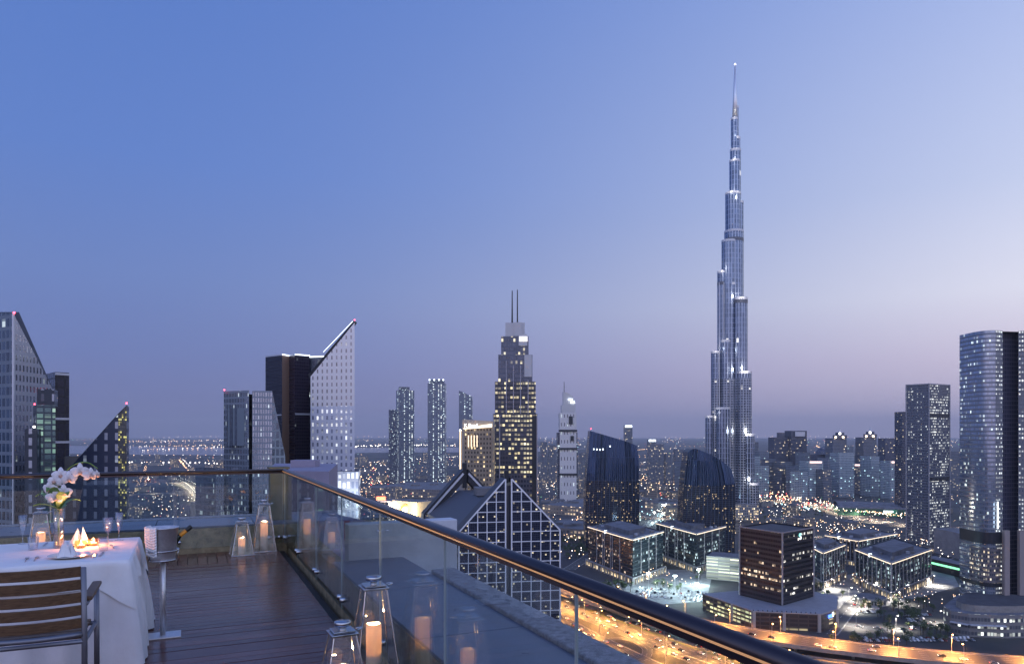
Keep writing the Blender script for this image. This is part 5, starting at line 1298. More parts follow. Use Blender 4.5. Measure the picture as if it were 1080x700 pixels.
def terrace():
    # hotel block that carries the terrace
    f = facade('hotel_below', (.05, .06, .08), (.3, .28, .26), 3.2, 3.4, .6, .6, .2, WARM, 1, .3, .2)
    foot = [tuple(T(x, y).xy) for x, y in ((-32, -30), (1.02, -30), (1.02, 1.3), (-32, 1.3))]
    root = thing('hotel_building', 'hotel block carrying the roof terrace, mostly below the railing', 'building', (*T(-15, -14).xy, 0)); vol(root, foot, 0, TC.z-.32, [f], 0, 'roofgrey')
    # deck
    d = MB(); pw = .118; gap = .007; y = -.95; k = 0
    def plank(x0, x1, y0, y1, k, lw):
        z = rng.uniform(-.0012, .0012); vs = [T(x0, y0, -.03), T(x1, y0, -.03), T(x1, y1, -.03), T(x0, y1, -.03), T(x0, y0, z), T(x1, y0, z), T(x1, y1, z), T(x0, y1, z)]
        b = len(d.v); d.v += [tuple(v) for v in vs]
        o = rng.uniform(0, 30)
        if lw: uv = [(x0+o, k+.03), (x1+o, k+.03), (x1+o, k+.97), (x0+o, k+.97)]
        else: uv = [(y0+o, k+.03), (y0+o, k+.97), (y1+o, k+.97), (y1+o, k+.03)]
        for fc, u in (((4, 5, 6, 7), uv), ((0, 1, 5, 4), uv), ((1, 2, 6, 5), uv), ((2, 3, 7, 6), uv), ((3, 0, 4, 7), uv)):
            d.f.append(tuple(b+i for i in fc)); d.m.append(0); d.uv.append(u)
    while y > -14:
        x1 = -.10
        st = rng.uniform(1.6, 3.4)
        while x1 > -9.5:
            x0 = max(-9.5, x1-st); plank(x0, x1-.004, y-pw, y-gap, k, True); x1 = x0; st = 3.2; k += 1
        y -= pw
    x = -.10
    while x > -9.5: plank(x-pw, x-gap, -.945, -.04, k, False); x -= pw; k += 1
    tag(d.build('terrace_deck', MT['deck']), kind='structure')
    s = MB(); s.mesh([T(-9.5, -14, -.05), T(.0, -14, -.05), T(.0, .0, -.05), T(-9.5, .0, -.05)], [(0, 1, 2, 3)]); tag(s.build('terrace_base', MT['darkmetal']), kind='structure')
    # parapets
    def lbox(root, name, x0, x1, y0, y1, z0, z1, m, bevel=.006):
        c = ((x0+x1)/2, (y0+y1)/2, (z0+z1)/2); q = MB(); q.box(c, (x1-x0, y1-y0, z1-z0))
        inv = wm(root).inverted() @ TM; q.v = [tuple(inv @ Vector(v)) for v in q.v]
        return q.build(name, MT[m], root, bevel=bevel)
    r = tthing('parapet_wall', 'low stone parapet under the back glass rail with a blue tiled ledge', 'wall', -4, .5)
    lbox(r, 'stone_kerb', -9.5, .05, .05, .22, -.3, .33, 'stone')
    x = -9.5
    while x < .0: lbox(r, 'ledge_tile', x+.004, min(x+1.3, .05)-.004, .06, 1.12, .333, .36, 'ledge', .004); x += 1.3
    lbox(r, 'coping', -9.5, .05, 1.122, 1.36, .05, .37, 'coping')
    lbox(r, 'ledge_base', -9.5, .05, .225, 1.12, -.3, .33, 'render')
    r = tthing('parapet_wall', 'low stone parapet under the side glass rail running towards the viewer', 'wall', .5, -6)
    lbox(r, 'stone_kerb', .055, .22, -14, 1.3, -.3, .33, 'stone')
    lbox(r, 'ledge_base', .225, .80, -14, -3.5, -.3, .325, 'render')
    y = -14
    while y < -3.6: lbox(r, 'ledge_tile', .06, .80, y+.004, min(y+1.5, -3.5)-.004, .333, .356, 'ledge', .004); y += 1.5
    lbox(r, 'coping', .803, 1.04, -14, -4.45, .0, .385, 'coping', .012)
    lbox(r, 'lower_ledge', .225, .8, -3.27, 1.3, -.3, .10, 'mauve')
    lbox(r, 'cross_wall', .23, 1.42, -3.48, -3.28, -.29, .72, 'render', .01)
    lbox(r, 'wall_end', .803, 1.04, -4.445, -3.485, -.28, .0, 'render', .01)
    r = tthing('corner_pier', 'square olive pier added for the green tint of the glass corner', 'pier', .02, .42)
    lbox(r, 'pier_shaft', -.16, .10, .36, .62, .362, 1.13, 'pier'); lbox(r, 'pier_cap', -.18, .12, .34, .64, 1.132, 1.16, 'pier')  # pier added where the glass corner shows green edge-on
    # balustrades
    def rail_mb(pts, rx=.042, rz=.034, n=16):
        q = MB(); return q
    for which in ('back', 'side'):
        lab = 'frameless glass balustrade with dark bronze handrail along the back edge' if which == 'back' else 'frameless glass balustrade with dark bronze handrail receding along the right side'
        r = tthing('glass_balustrade', lab, 'railing', -4 if which == 'back' else 0, 0 if which == 'back' else -6)
        inv = wm(r).inverted() @ TM
        def add(q, name, m, **k): q.v = [tuple(inv @ Vector(v)) for v in q.v]; return q.build(name, m if not isinstance(m, str) else MT[m], r, **k)
        if which == 'side':
            # joints measured along the rail from the corner
            js = [0.02]+[10.33/.911-(2.47+1.31*k)/.911 for k in range(6, -1, -1)]+[10.2, 11.6, 13]
            js = sorted(js)
            for a, b in zip(js, js[1:]):
                q = MB(); q.box((0, -(a+b)/2, .585), (.009, (b-a)-.008, 1.03)); add(q, 'glass_pane', 'balglass')
                for e in (a+.004, b-.004):
                    q = MB(); q.box((0, -e, .585), (.010, .0016, 1.03)); add(q, 'pane_edge', 'glassedge')
            for j in js[1:]:
                q = MB()
                for dy in (-.07, .07):
                    q.tube([(-.03, -j+dy, .16), (.055, -j+dy, .16)], .024, 12)
                q.tube([(.02, -j-.07, .16), (.02, -j+.07, .16)], .011, 8); add(q, 'spider_fitting', 'steel', smooth=True)
            a0, a1 = (0, .02), (0, -14)
        else:
            js = [.02+1.44*k for k in range(8)]
            for a, b in zip(js, js[1:]):
                q = MB(); q.box((-(a+b)/2, 0, .585), ((b-a)-.008, .009, 1.03)); add(q, 'glass_pane', 'balglass')
                for e in (a+.004, b-.004):
                    q = MB(); q.box((-e, 0, .585), (.0016, .010, 1.03)); add(q, 'pane_edge', 'glassedge')
            for j in [.14]+js[1:]:
                q = MB()
                for dy in (-.07, .07): q.tube([(-j+dy, -.03, .16), (-j+dy, .045, .16)], .024, 12)
                q.tube([(-j-.07, .02, .16), (-j+.07, .02, .16)], .011, 8); add(q, 'spider_fitting', 'steel', smooth=True)
            a0, a1 = (.02, 0), (-10.1, 0)
        # oval handrail
        q = MB(); n = 20; A, B = Vector((*a0, 1.125)), Vector((*a1, 1.125)); d_ = (B-A).normalized(); sx = d_.cross(Vector((0, 0, 1)))
        ring = lambda p: [p+sx*(.032*math.cos(2*math.pi*k/n))+Vector((0, 0, .0265*math.sin(2*math.pi*k/n))) for k in range(n)]
        q.mesh(ring(A)+ring(B), [(k, (k+1) % n, n+(k+1) % n, n+k) for k in range(n)]+[tuple(range(n))[::-1], tuple(range(n, 2*n))]); add(q, 'handrail', 'bronze', smooth=True)
        inn = Vector((-1, 0, 0)) if which == 'side' else Vector((0, -1, 0))
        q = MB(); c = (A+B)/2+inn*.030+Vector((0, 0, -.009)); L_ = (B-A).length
        if which == 'side': q.box(c, (.008, L_-.1, .0055)); add(q, 'gold_strip', 'goldstrip')  # thin emissive gold line along the handrail's inner side
        q = MB(); c = (A+B)/2+Vector((0, 0, -.031)); q.box(c, (.022, L_, .02) if which == 'side' else (L_, .03, .02)); add(q, 'glass_channel', 'bronze')
MT['pier'] = mat('glass_corner_olive', (.12, .11, .07), .6, noise_s=3, noise_a=.2)
MT['glassedge'] = mat('glass_edge', (.4, .46, .47), .2)
terrace()

# ------------------------------------------------------------------ lanterns with pillar candles
def wax_mat():
    m = bpy.data.materials.new('candle_wax'); m.use_nodes = True; nt = m.node_tree; nt.nodes.clear(); N = nt.nodes.new; L = nt.links.new
    o = N('ShaderNodeOutputMaterial'); mx = N('ShaderNodeMixShader'); d = N('ShaderNodeBsdfDiffuse'); t = N('ShaderNodeBsdfTranslucent')
    d.inputs[0].default_value = (.85, .78, .68, 1); t.inputs[0].default_value = (.98, .78, .54, 1); mx.inputs[0].default_value = .5
    L(d.outputs[0], mx.inputs[1]); L(t.outputs[0], mx.inputs[2]); L(mx.outputs[0], o.inputs[0]); return m
MT['wax'] = wax_mat(); MT['wax_solid'] = mat('candle_wax_core', (.85, .76, .66), .6)
def candle(label, x, y, z, r, h, watt, group='pillar candles in the lanterns'):
    c = tthing('pillar_candle', label, 'candle', x, y, z, 0, group)
    n = 28; well = min(.2, h*.55)
    q = MB(); q.lathe([(r, 0), (r, h-.004), (r-.004, h), (r-.008, h-.003), (r-.009, h-well)], (0, 0, 0), n); q.build('wax_body', MT['wax'], c, smooth=True)
    q = MB(); q.lathe([(r-.0095, 0.001), (r-.0095, h-well), (0, h-well)], (0, 0, 0), n); q.build('wax_core', MT['wax_solid'], c)
    q = MB(); q.tube([(0, 0, h-well), (0, 0, h-.045)], .0016, 5); q.build('wick', MT['blackfoil'], c)
    q = MB(); q.lathe([(0, -.004), (.005, .004), (.0062, .012), (.004, .024), (0, .036)], (0, 0, h-.05), 10); q.build('flame', MT['flame'], c, smooth=True)
    light(c, (0, 0, h-.035), watt, (1, .6, .27), .012, 'candle_light', False)
    return c
LG = 'glass lanterns on the terrace'
def lantern(label, x, y, big, clabel, rz=0, watt=.5, z=0):
    s = 1.0 if big else .72
    H = .735*s if big else .52; b = .15 if big else .14; tp = .068 if big else .066
    r = tthing('glass_lantern', label, 'lantern', x, y, z, rz, LG)
    hb = .022; ht = H-.085
    q = MB(); q.box((0, 0, hb/2), (2*b+.03, 2*b+.03, hb)); q.build('base', MT['steel'], r, bevel=.004)
    cs4 = [(-1, -1), (1, -1), (1, 1), (-1, 1)]
    for sx, sy in cs4:
        q = MB(); q.tube([(sx*b, sy*b, hb), (sx*tp, sy*tp, ht)], .0055, 6); q.build('corner_post', MT['steel'], r)
    for i in range(4):
        a, c = cs4[i], cs4[(i+1) % 4]; k = .985
        vs = [(a[0]*b*k, a[1]*b*k, hb+.002), (c[0]*b*k, c[1]*b*k, hb+.002), (c[0]*tp*k, c[1]*tp*k, ht), (a[0]*tp*k, a[1]*tp*k, ht)]
        q = MB(); q.mesh(vs, [(0, 1, 2, 3)]); q.build('glass_pane', MT['thinglass'], r)
    q = MB(); q.box((0, 0, ht+.009), (2*tp+.032, 2*tp+.032, .014)); q.box((0, 0, ht+.024), (2*tp, 2*tp, .012)); q.build('cap', MT['steel'], r, bevel=.003)
    q = MB(); q.lathe([(.022, 0), (.022, .018), (.05, .024), (.052, .046), (.046, .052), (0, .053)], (0, 0, ht+.03), 20); q.build('chimney', MT['steel'], r, smooth=True)
    q = MB(); q.tube([(tp+.02, -.02, ht+.02), (tp+.052, -.012, ht+.026), (tp+.052, .012, ht+.026), (tp+.02, .02, ht+.02)], .004, 6); q.build('clasp', MT['steel'], r)
    candle(clabel, x, y, z+hb+.001, .05 if big else .046, .40 if big else .22, watt)
lantern('tall glass lantern standing in the far corner of the terrace', -.30, -.22, True, 'tall pillar candle glowing in the far corner lantern', 0, 42)
lantern('small glass lantern left of the tall one in the far corner', -.61, -.44, False, 'short pillar candle glowing in the far small lantern', .08, 38)
lantern('tall glass lantern with steel cap nearest the side balustrade in front', -.168, -6.26, True, 'tall pillar candle glowing in the nearest tall lantern', 0, 34)
lantern('small glass lantern cut by the bottom edge of the view', -.41, -6.47, False, 'short pillar candle glowing in the nearest small lantern', .05, 30)
lantern('tall glass lantern by the back parapet behind the dining table', -2.97, -.24, True, 'tall candle glowing in the lantern behind the dining table', .1, 22, 0)

# ------------------------------------------------------------------ dining table and what stands on it
TX0, TX1, TY0, TY1, TH = -2.95, -1.68, -5.02, -3.84, .75
def tab(px, py):
    D = .9*FPX/(py-HOR); q = TI @ Vector(((px-540)/FPX*D, D, CAMZ-.9)); return q.x, q.y
def dining():
    cxl, cyl = (TX0+TX1)/2, (TY0+TY1)/2; w, d = TX1-TX0, TY1-TY0
    t = tthing('dining_table', 'square dining table hidden under the white cloth', 'table', cxl, cyl)
    q = MB(); q.box((0, 0, TH-.025), (w-.02, d-.02, .04)); q.build('tabletop', MT['teak'], t, bevel=.004)
    for sx in (-1, 1):
        for sy in (-1, 1): q = MB(); q.box((sx*(w/2-.08), sy*(d/2-.08), (TH-.045)/2), (.06, .06, TH-.047)); q.build('leg', MT['alu'], t)
    # floor-length cloth with folds
    def cloth(name, label, z, drop_fn, amp, ext, mat_, n=240, rows=22, cat='tablecloth'):
        o = MB(); hw, hd = w/2+ext, d/2+ext; per = 2*(2*hw+2*hd); loops = []
        def rim(s, off):
            # rounded square perimeter
            L_ = [2*hw, 2*hd, 2*hw, 2*hd]; p = s*per; i = 0
            while p > L_[i] and i < 3: p -= L_[i]; i += 1
            f = p/L_[i]; c = [(-hw, -hd), (hw, -hd), (hw, hd), (-hw, hd)]; a, b = c[i], c[(i+1) % 4]
            x, y = a[0]+(b[0]-a[0])*f, a[1]+(b[1]-a[1])*f; nx, ny = [(0, -1), (1, 0), (0, 1), (-1, 0)][i]
            # corner blend of the outward normal
            e = min(f, 1-f)*L_[i]; k = max(0, 1-e/.14)*.5
            j = (i+1) % 4 if f > .5 else (i-1) % 4; m = [(0, -1), (1, 0), (0, 1), (-1, 0)][j]
            nx, ny = nx*(1-k)+m[0]*k, ny*(1-k)+m[1]*k; l = math.hypot(nx, ny); corner = max(0, 1-e/.2)
            return x, y, nx/l, ny/l, corner
        for r_ in range(rows+1):
            t_ = r_/rows; lp = []
            for k in range(n):
                s = k/n; x, y, nx, ny, cn = rim(s, 0); dz = drop_fn(s, cn)*t_
                u = s*per
                fold = (math.sin(u*9.0+.6*math.sin(u*3.1))*.55+math.sin(u*17+1.3)*.25+noise.noise(Vector((u*2.3, t_*.8, z)))*.9)
                off = .012*min(1, t_*12)+amp*(t_**.85)*(.5+.3*fold)+cn*amp*.8*t_+amp*min(1, t_*1.6)*(.30*math.sin(u*20+1.6*math.sin(u*2.7)+.5*t_)+.16*math.sin(u*37+2.2*math.sin(u*4.1)))
                lp.append((x+nx*off, y+ny*off, z-dz+(.004*fold*(1-t_) if t_ < .05 else 0)))
            loops.append(lp)
        # gentle edge roll, then top grid
        vs = [p for lp in loops for p in lp]; fs = [(i*n+(k+1) % n, i*n+k, (i+1)*n+k, (i+1)*n+(k+1) % n) for i in range(rows) for k in range(n)]
        o.mesh(vs, [f[::-1] for f in fs][:]); o.f = [f[::-1] for f in o.f]
        o.f.append(tuple(range(n))); o.m.append(0); o.uv.append([(0, 0)]*n)
        ob = o.build(name, mat_, None, smooth=True); ob.location = T(cxl, cyl); ob.rotation_euler = (0, 0, ANG)
        for p in ob.data.polygons:
            if len(p.vertices) > 4: p.use_smooth = False
        tag(ob, label, cat); return ob
    cloth('tablecloth', 'white floor length tablecloth hanging in folds over the dining table', TH-.001, lambda s, c: .738, .11, .012, MT['cloth'])
    cloth('table_overlay', 'shorter white overlay cloth with drooping corners on top of the long cloth', TH+.004, lambda s, c: .19+.17*c**1.2, .05, .022, MT['linen'], rows=10, cat='tablecloth')
    zt = TH+.006
    def at(px, py): return tab(px, py)
    # vase with orchid
    x, y = at(62, 578); r = tthing('glass_vase', 'slim clear glass vase holding the orchid on the table', 'vase', x, y, zt)
    q = MB(); q.lathe([(0, .0), (.036, .0), (.038, .006), (.034, .15), (.042, .31), (.040, .31), (.032, .15), (.034, .014), (0, .012)], n=28); q.build('glass_body', MT['stemglass'], r, smooth=True)
    q = MB(); q.lathe([(0, .014), (.031, .015), (.0315, .13), (0, .131)], n=20); q.build('water', glassy('vase_water', (.97, .9, .7), 0, 1.33), r, smooth=True)
    o = tthing('orchid', 'white orchid spray arching from the vase over the table', 'flower', x, y, zt)
    stem = [(0, 0, .02), (.0, .0, .2), (.005, .0, .38), (.015, -.01, .5), (.05, -.02, .60), (.12, -.03, .66), (.2, -.03, .67), (.27, -.03, .62)]
    P_ = smooth_path_3(stem); q = MB(); q.tube(P_, .0045, 7); q.tube([(0, .005, .02), (-.01, .0, .25), (-.02, .01, .42), (-.05, 0, .5)], .004, 6); q.build('stem', MT['leaf'], o, smooth=True)
    for a, l, b in ((2.6, .20, .10), (3.5, .17, .04), (.3, .15, .06), (5.2, .18, .12), (1.6, .16, .02), (4.3, .15, .15)):
        q = MB(); base = Vector((0, 0, .30)); dirv = Vector((math.cos(a), math.sin(a), 0)); sd = Vector((-math.sin(a), math.cos(a), 0)); pr = None
        for j in range(8):
            s = j/7; p = base+dirv*(l*s)+Vector((0, 0, b*math.sin(s*2.2)*1.2)); wd = .046*math.sin(math.pi*min(.98, s*.9+.1))
            cur = (p-sd*wd+Vector((0, 0, .008)), p, p+sd*wd+Vector((0, 0, .008)))
            if pr: q.face([pr[0], pr[1], cur[1], cur[0]]); q.face([pr[1], pr[2], cur[2], cur[1]])
            pr = cur
        q.build('leaf', MT['leaf'], o, smooth=True)
    def flower(p, yaw, pitch, sz):
        M_ = Matrix.Translation(p) @ Matrix.Rotation(yaw, 4, 'Z') @ Matrix.Rotation(pitch, 4, 'X'); q = MB()
        # petals open in the local XZ plane, facing -Y
        for a, l, wd in ((math.pi/2, 1, .5), (math.pi*1.22, .95, .46), (math.pi*1.78, .95, .46), (.12, 1.0, .78), (math.pi-.12, 1.0, .78)):
            nn = 7; rows = []
            for j in range(nn+1):
                s = j/nn; rr = sz*l*s; ww = sz*wd*.62*math.sin(math.pi*(s*.86+.1))**.75; cx_, cz_ = rr*math.cos(a), rr*math.sin(a); sx_, sz_ = -math.sin(a), math.cos(a)
                dp = -.16*sz*math.sin(s*math.pi)+.18*sz*s*s
                rows.append([M_ @ Vector((cx_+sx_*ww*k, dp+.1*sz*k*k, cz_+sz_*ww*k)) for k in (-1, -.5, 0, .5, 1)])
            for A, B in zip(rows, rows[1:]):
                for k in range(4): q.face([A[k], A[k+1], B[k+1], B[k]])
        f = q.build('blossom', MT['petal'], o, smooth=True)
        q = MB(); q.lathe([(0, 0), (.012, .004), (.016, .014), (.009, .024), (0, .03)], n=8); q.v = [tuple(M_ @ Vector((v[0], -v[2]*1.0-.002, v[1]-.008))) for v in q.v]; q.build('throat', MT['throat'], f, smooth=True)
    for p, yaw, pt_, s in (((-.06, -.03, .47), -.5, .15, .062), ((-.015, -.05, .40), .15, .25, .07), ((.04, -.055, .44), .25, .1, .064), ((-.02, -.05, .53), -.3, 0, .06), ((.02, -.05, .575), .1, -.1, .064), ((.075, -.055, .545), .3, .1, .062), ((.15, -.05, .60), .2, .1, .068), ((.225, -.05, .57), .55, .2, .06), ((.265, -.04, .575), .9, .2, .035)):
        flower(Vector(p), yaw, pt_, s)
    # plates
    def plate(px, py, lab):
        x, y = at(px, py); q = MB(); q.lathe([(0, .0), (.075, 0), (.085, .004), (.14, .016), (.142, .019), (.138, .019), (.085, .0075), (0, .006)], n=40); ob = q.build('dinner_plate', MT['porcelain'], None, smooth=True); ob.location = T(x, y, zt); ob.rotation_euler = (0, 0, ANG); tag(ob, lab, 'plate'); return x, y
    p1 = plate(74, 588, 'white dinner plate under the nearest folded napkin'); p2 = plate(78, 575.5, 'white dinner plate across the table under the far napkin'); 
    def napkin(x, y, rz, lab, s=1.0):
        q = MB()
        for (a, h, l) in ((0, .115, .075), (1.9, .10, .07), (3.6, .125, .07), (5.0, .085, .075)):
            b0 = Vector((math.cos(a)*l, math.sin(a)*l, 0)); b1 = Vector((math.cos(a+1.5)*l*.9, math.sin(a+1.5)*l*.9, 0)); m_ = (b0+b1)*.28+Vector((0, 0, h)); c = Vector((0, 0, .03))
            e = (b0+b1)*.62+Vector((0, 0, .01))
            for tri in ((b0, e, m_), (e, b1, m_), (b0, m_, c), (b1, c, m_)): q.face([v*s for v in tri])
        ob = q.build('folded_napkin', MT['linen']); ob.location = T(x, y, zt+.0085); ob.rotation_euler = (0, 0, ANG+rz); so = ob.modifiers.new('thick', 'SOLIDIFY'); so.thickness = .003; tag(ob, lab, 'napkin')
    napkin(p1[0]-.02, p1[1]-.02, .3, 'white napkin folded to points on the nearer plate'); napkin(p2[0]+.04, p2[1], 1.4, 'white napkin standing in points beside the votives', 1.1)
    # glasses
    def goblet(name, prof, px, py, lab, cat, fill=None):
        x, y = at(px, py); r = tthing(name, lab, cat, x, y, zt); q = MB(); q.lathe(prof, n=24); q.build('glass', MT['stemglass'], r, smooth=True)
        if fill: q = MB(); q.lathe(fill[0], n=20); q.build('contents', fill[1], r, smooth=True)
    flute = [(0, 0), (.032, .001), (.033, .004), (.005, .012), (.004, .075), (.012, .095), (.026, .14), (.031, .235), (.0298, .235), (.025, .14), (.011, .098), (0, .092)]
    wine = [(0, 0), (.035, .001), (.036, .004), (.005, .012), (.004, .07), (.02, .085), (.036, .115), (.04, .2), (.0385, .2), (.034, .117), (.018, .09), (0, .084)]
    tumb = [(0, 0), (.03, 0), (.032, .004), (.037, .1), (.0355, .1), (.03, .012), (0, .01)]
    goblet('champagne_flute', flute, 24, 574, 'champagne flute at the left end of the table', 'glass')
    goblet('water_tumbler', tumb, 35, 580, 'water tumbler between the left flute and the vase', 'glass')
    goblet('wine_glass', wine, 114, 571.5, 'wine glass behind the votives at the right of the table', 'glass')
    goblet('champagne_flute', flute, 125.5, 570.5, 'champagne flute nearest the ice bucket', 'glass')
    goblet('water_tumbler', tumb, 109, 581, 'water tumbler in front of the wine glass', 'glass')
    # votives
    for px, py, lab in ((85.5, 578, 'left of two glass votive candles glowing by the vase'), (98.5, 575.5, 'right of two glass votive candles glowing by the vase')):
        x, y = at(px, py); r = tthing('votive_holder', lab, 'candle', x, y, zt, 0, 'votives on the table')
        q = MB(); q.lathe([(0, 0), (.03, 0), (.042, .012), (.046, .035), (.041, .058), (.0385, .058), (.043, .035), (.039, .014), (0, .004)], n=24); q.build('glass_bowl', glassy('amber_glass', (1, .8, .62), 0, 1.5, 1.5), r, smooth=True)
        q = MB(); q.lathe([(.028, .006), (.029, .022), (0, .023)], n=16); q.build('tea_light', MT['wax_solid'], r, smooth=True)
        q = MB(); q.lathe([(0, 0), (.007, .008), (.0075, .016), (.004, .028), (0, .038)], (0, 0, .024), 10); q.build('flame', MT['flame'], r, smooth=True); light(r, (0, 0, .05), 7, (1, .5, .24), .012, 'candle_light', False)
    # cutlery
    def cutlery(kind, px, py, rz, lab):
        x, y = at(px, py); q = MB()
        if kind == 'knife': q.box((0, -.05, .003), (.011, .1, .004)); q.mesh([(-.008, 0, .002), (.008, 0, .002), (.009, .06, .002), (.002, .11, .002), (-.008, .1, .002), (-.008, 0, .004), (.008, 0, .0035), (.009, .06, .0035), (.002, .11, .004), (-.008, .1, .004)], [(5, 6, 7, 8, 9), (0, 4, 3, 2, 1), (0, 1, 6, 5), (1, 2, 7, 6), (2, 3, 8, 7), (3, 4, 9, 8), (4, 0, 5, 9)])
        else:
            q.tube([(0, -.11, .003), (0, -.03, .006), (0, .03, .004)], [.005, .0025, .004], 6)
            q.box((0, .045, .005), (.024, .03, .003))
            for k in range(4): q.box((-.0095+.0063*k, .08, .007), (.0028, .045, .0025))
        ob = q.build('table_'+kind, MT['steel']); ob.location = T(x, y, zt); ob.rotation_euler = (0, 0, ANG+rz); tag(ob, lab, 'cutlery')
    cutlery('fork', 28, 591, .1, 'leftmost fork lying left of the nearer plate'); cutlery('fork', 38, 590, .05, 'fork lying closest to the nearer plate on its left')
    cutlery('knife', 100, 586, 0, 'knife lying closest to the nearer plate on its right'); cutlery('knife', 107, 585, -.05, 'knife lying rightmost beside the nearer plate')
    cutlery('fork', 118, 577, .2, 'fork lying near the tumbler at the right edge'); cutlery('knife', 48, 574.5, 0, 'knife lying on the far side left of the vase')
    # chair
    c = tthing('slatted_chair', 'teak slatted chair with grey metal frame, back to the viewer', 'chair', -2.10, -5.66)
    W2 = .265
    def bend(x): return -.05*(1-(x/W2)**2)
    # back posts
    for s in (-1, 1):
        q = MB(); q.tube([(s*W2, -.22, 0), (s*W2, -.235, .43), (s*W2, -.285, .86)], .0165, 10); q.build('rear_leg', MT['alu'], c, smooth=True)
        q = MB(); q.tube([(s*W2*1.06, .24, 0), (s*W2*1.06, .22, .635)], .017, 10); q.build('front_leg', MT['alu'], c, smooth=True)
        q = MB(); q.tube([(s*W2*1.05, -.262, .64), (s*W2*1.06, .24, .64)], .012, 8); q.build('arm_frame', MT['alu'], c, smooth=True)
        q = MB(); q.box((s*W2*1.06, -.0, .668), (.055, .50, .026)); q.build('armrest', MT['teak'], c, bevel=.008)
        q = MB(); q.tube([(s*W2, -.225, .41), (s*W2*1.04, .23, .41)], .014, 8); q.build('seat_rail', MT['alu'], c)
    for k in range(5):
        z0 = .495+k*.078; q = MB(); n = 12; vs = []
        for j in range(n+1):
            x = -W2+.012+(2*W2-.024)*j/n; y0 = -.24-.05*(z0-.43)/.43+bend(x)+.0
            for dy, dz in ((0, 0), (.016, 0), (.016, .062), (0, .062)): vs.append((x, y0+dy-.058*(dz/.43), z0+dz))
        q.mesh(vs, [(j*4+a, j*4+(a+1) % 4, (j+1)*4+(a+1) % 4, (j+1)*4+a) for j in range(n) for a in range(4)]+[(3, 2, 1, 0), (n*4, n*4+1, n*4+2, n*4+3)]); q.build('back_slat', MT['teak'], c, bevel=.003)
    q = MB(); q.tube([(-W2+W2*2*j/10, -.236+bend(-W2+W2*2*j/10), .455) for j in range(11)], .016, 8); q.build('back_rail', MT['alu'], c, smooth=True)
    for k in range(6): q = MB(); q.box((0, -.18+k*.075, .43), (2*W2-.03, .062, .018)); q.build('seat_slat', MT['teak'], c, bevel=.003)
    q = MB(); q.tube([(-W2, .22, .41), (W2, .22, .41)], .014, 8); q.tube([(-W2, -.235, .41), (W2, -.235, .41)], .014, 8); q.build('cross_rail', MT['alu'], c)
    # ice bucket, bottle, towel
    bx, by = -1.46, -4.36; s = tthing('bucket_stand', 'polished steel ice bucket stand on a flat foot', 'stand', bx, by)
    q = MB(); q.box((0, 0, .006), (.27, .2, .012)); q.build('foot_plate', MT['brushed'], s, bevel=.003)
    q = MB(); q.tube([(0, 0, .012), (0, 0, .615)], .021, 16); q.build('pole', MT['brushed'], s, smooth=True)
    q = MB(); q.lathe([(.092, .62), (.1, .62), (.1, .632), (.092, .632), (.092, .62)], n=28); q.lathe([(0, .612), (.09, .616), (.09, .622), (0, .622)], n=28); q.lathe([(.118, .70), (.124, .70), (.124, .71), (.118, .71), (.118, .70)], n=28); q.tube([(.12, 0, .705), (.096, 0, .626)], .005, 6); q.tube([(-.12, 0, .705), (-.096, 0, .626)], .005, 6); q.build('ring', MT['steel'], s, smooth=True)
    b = tthing('ice_bucket', 'shiny steel wine cooler held in the stand beside the table', 'ice bucket', bx, by, .6225)
    q = MB(); q.lathe([(0, 0), (.085, 0), (.092, .008), (.117, .262), (.122, .264), (.122, .27), (.114, .268), (.088, .014), (0, .012)], n=36); q.build('bucket_wall', MT['brushed'], b, smooth=True)
    q = MB(); rg = random.Random(3)
    for k in range(60): q.box((rg.uniform(-.07, .07), rg.uniform(-.07, .07), .16+rg.uniform(0, .03)), (.03, .03, .03), rg.uniform(0, 3), 0, ('X', rg.uniform(0, 3)))
    o = q.build('ice', glassy('ice', (.95, .97, 1), .05, 1.3, 1.5), b); o['kind'] = 'stuff'
    bt = tthing('champagne_bottle', 'dark champagne bottle with orange neck foil leaning in the ice bucket', 'bottle', bx-.055, by+.02, .66)
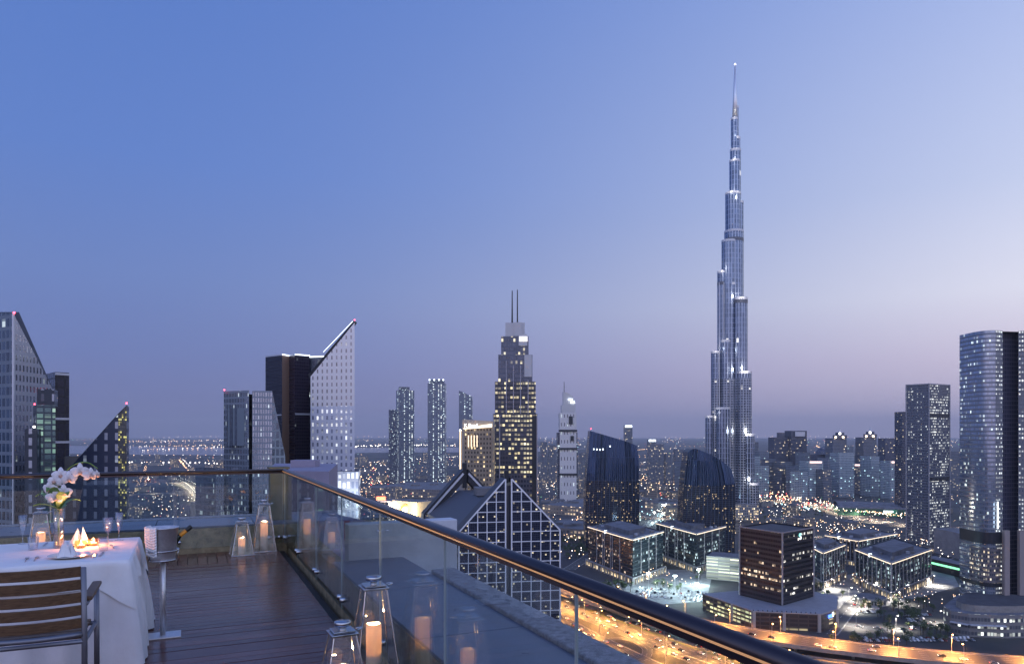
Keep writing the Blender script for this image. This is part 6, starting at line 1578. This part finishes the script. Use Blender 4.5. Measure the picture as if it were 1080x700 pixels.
    TL = Matrix.Rotation(R(63), 4, 'Y') @ Matrix.Identity(4); TL = Matrix.Rotation(R(50), 4, 'Y')
    def tb(prof, nm, m): q = MB(); q.lathe(prof, n=20); q.v = [tuple(TL @ Vector(v)) for v in q.v]; q.build(nm, MT[m], bt, smooth=True)
    tb([(0, 0), (.040, 0), (.042, .01), (.042, .15), (.036, .19), (.018, .235), (.0165, .25)], 'bottle_body', 'bottle'); tb([(.0175, .236), (.0172, .30), (.0168, .301)], 'neck_label', 'foil'); tb([(.0174, .299), (.019, .31), (.019, .345), (.015, .352), (0, .353)], 'cap_foil', 'blackfoil')
    # towel: draped over the left rim
    q = MB(); nu, nv_ = 16, 14; g = []
    for i in range(nu+1):
        a = math.pi*(.78+.62*i/nu); row = []
        for j in range(nv_+1):
            s_ = j/nv_; fold = math.sin(i*1.7)*.004+noise.noise(Vector((i*.25, j*.18, 1)))*.006
            if s_ < .25: f = s_/.25; rr = .105+.024*f; z = .255+.022*math.sin(f*math.pi*.5)
            else: f = (s_-.25)/.75; rr = .131-.018*f+.010*math.sin(i*.9)*f; z = .277-.235*f-.012*math.sin(i*.6)
            row.append(((rr+fold)*math.cos(a), (rr+fold)*math.sin(a), z))
        g.append(row)
    for i in range(nu):
        for j in range(nv_): q.face([g[i][j], g[i+1][j], g[i+1][j+1], g[i][j+1]])
    ob = q.build('towel', MT['linen'], None, smooth=True); ob.location = T(bx, by, .6225); ob.rotation_euler = (0, 0, ANG); so = ob.modifiers.new('thick', 'SOLIDIFY'); so.thickness = .005; tag(ob, 'white napkin towel draped over the left rim of the ice bucket', 'towel')
def smooth_path_3(pts):
    P = [Vector(p) for p in pts]; P = [P[0]*2-P[1]]+P+[P[-1]*2-P[-2]]; out = []
    for i in range(1, len(P)-2):
        a, b, c, d = P[i-1:i+3]
        for k in range(6):
            t = k/6; out.append(.5*((2*b)+(c-a)*t+(2*a-5*b+4*c-d)*t*t+(3*b-a-3*c+d)*t**3))
    out.append(P[-2]); return out
dining()
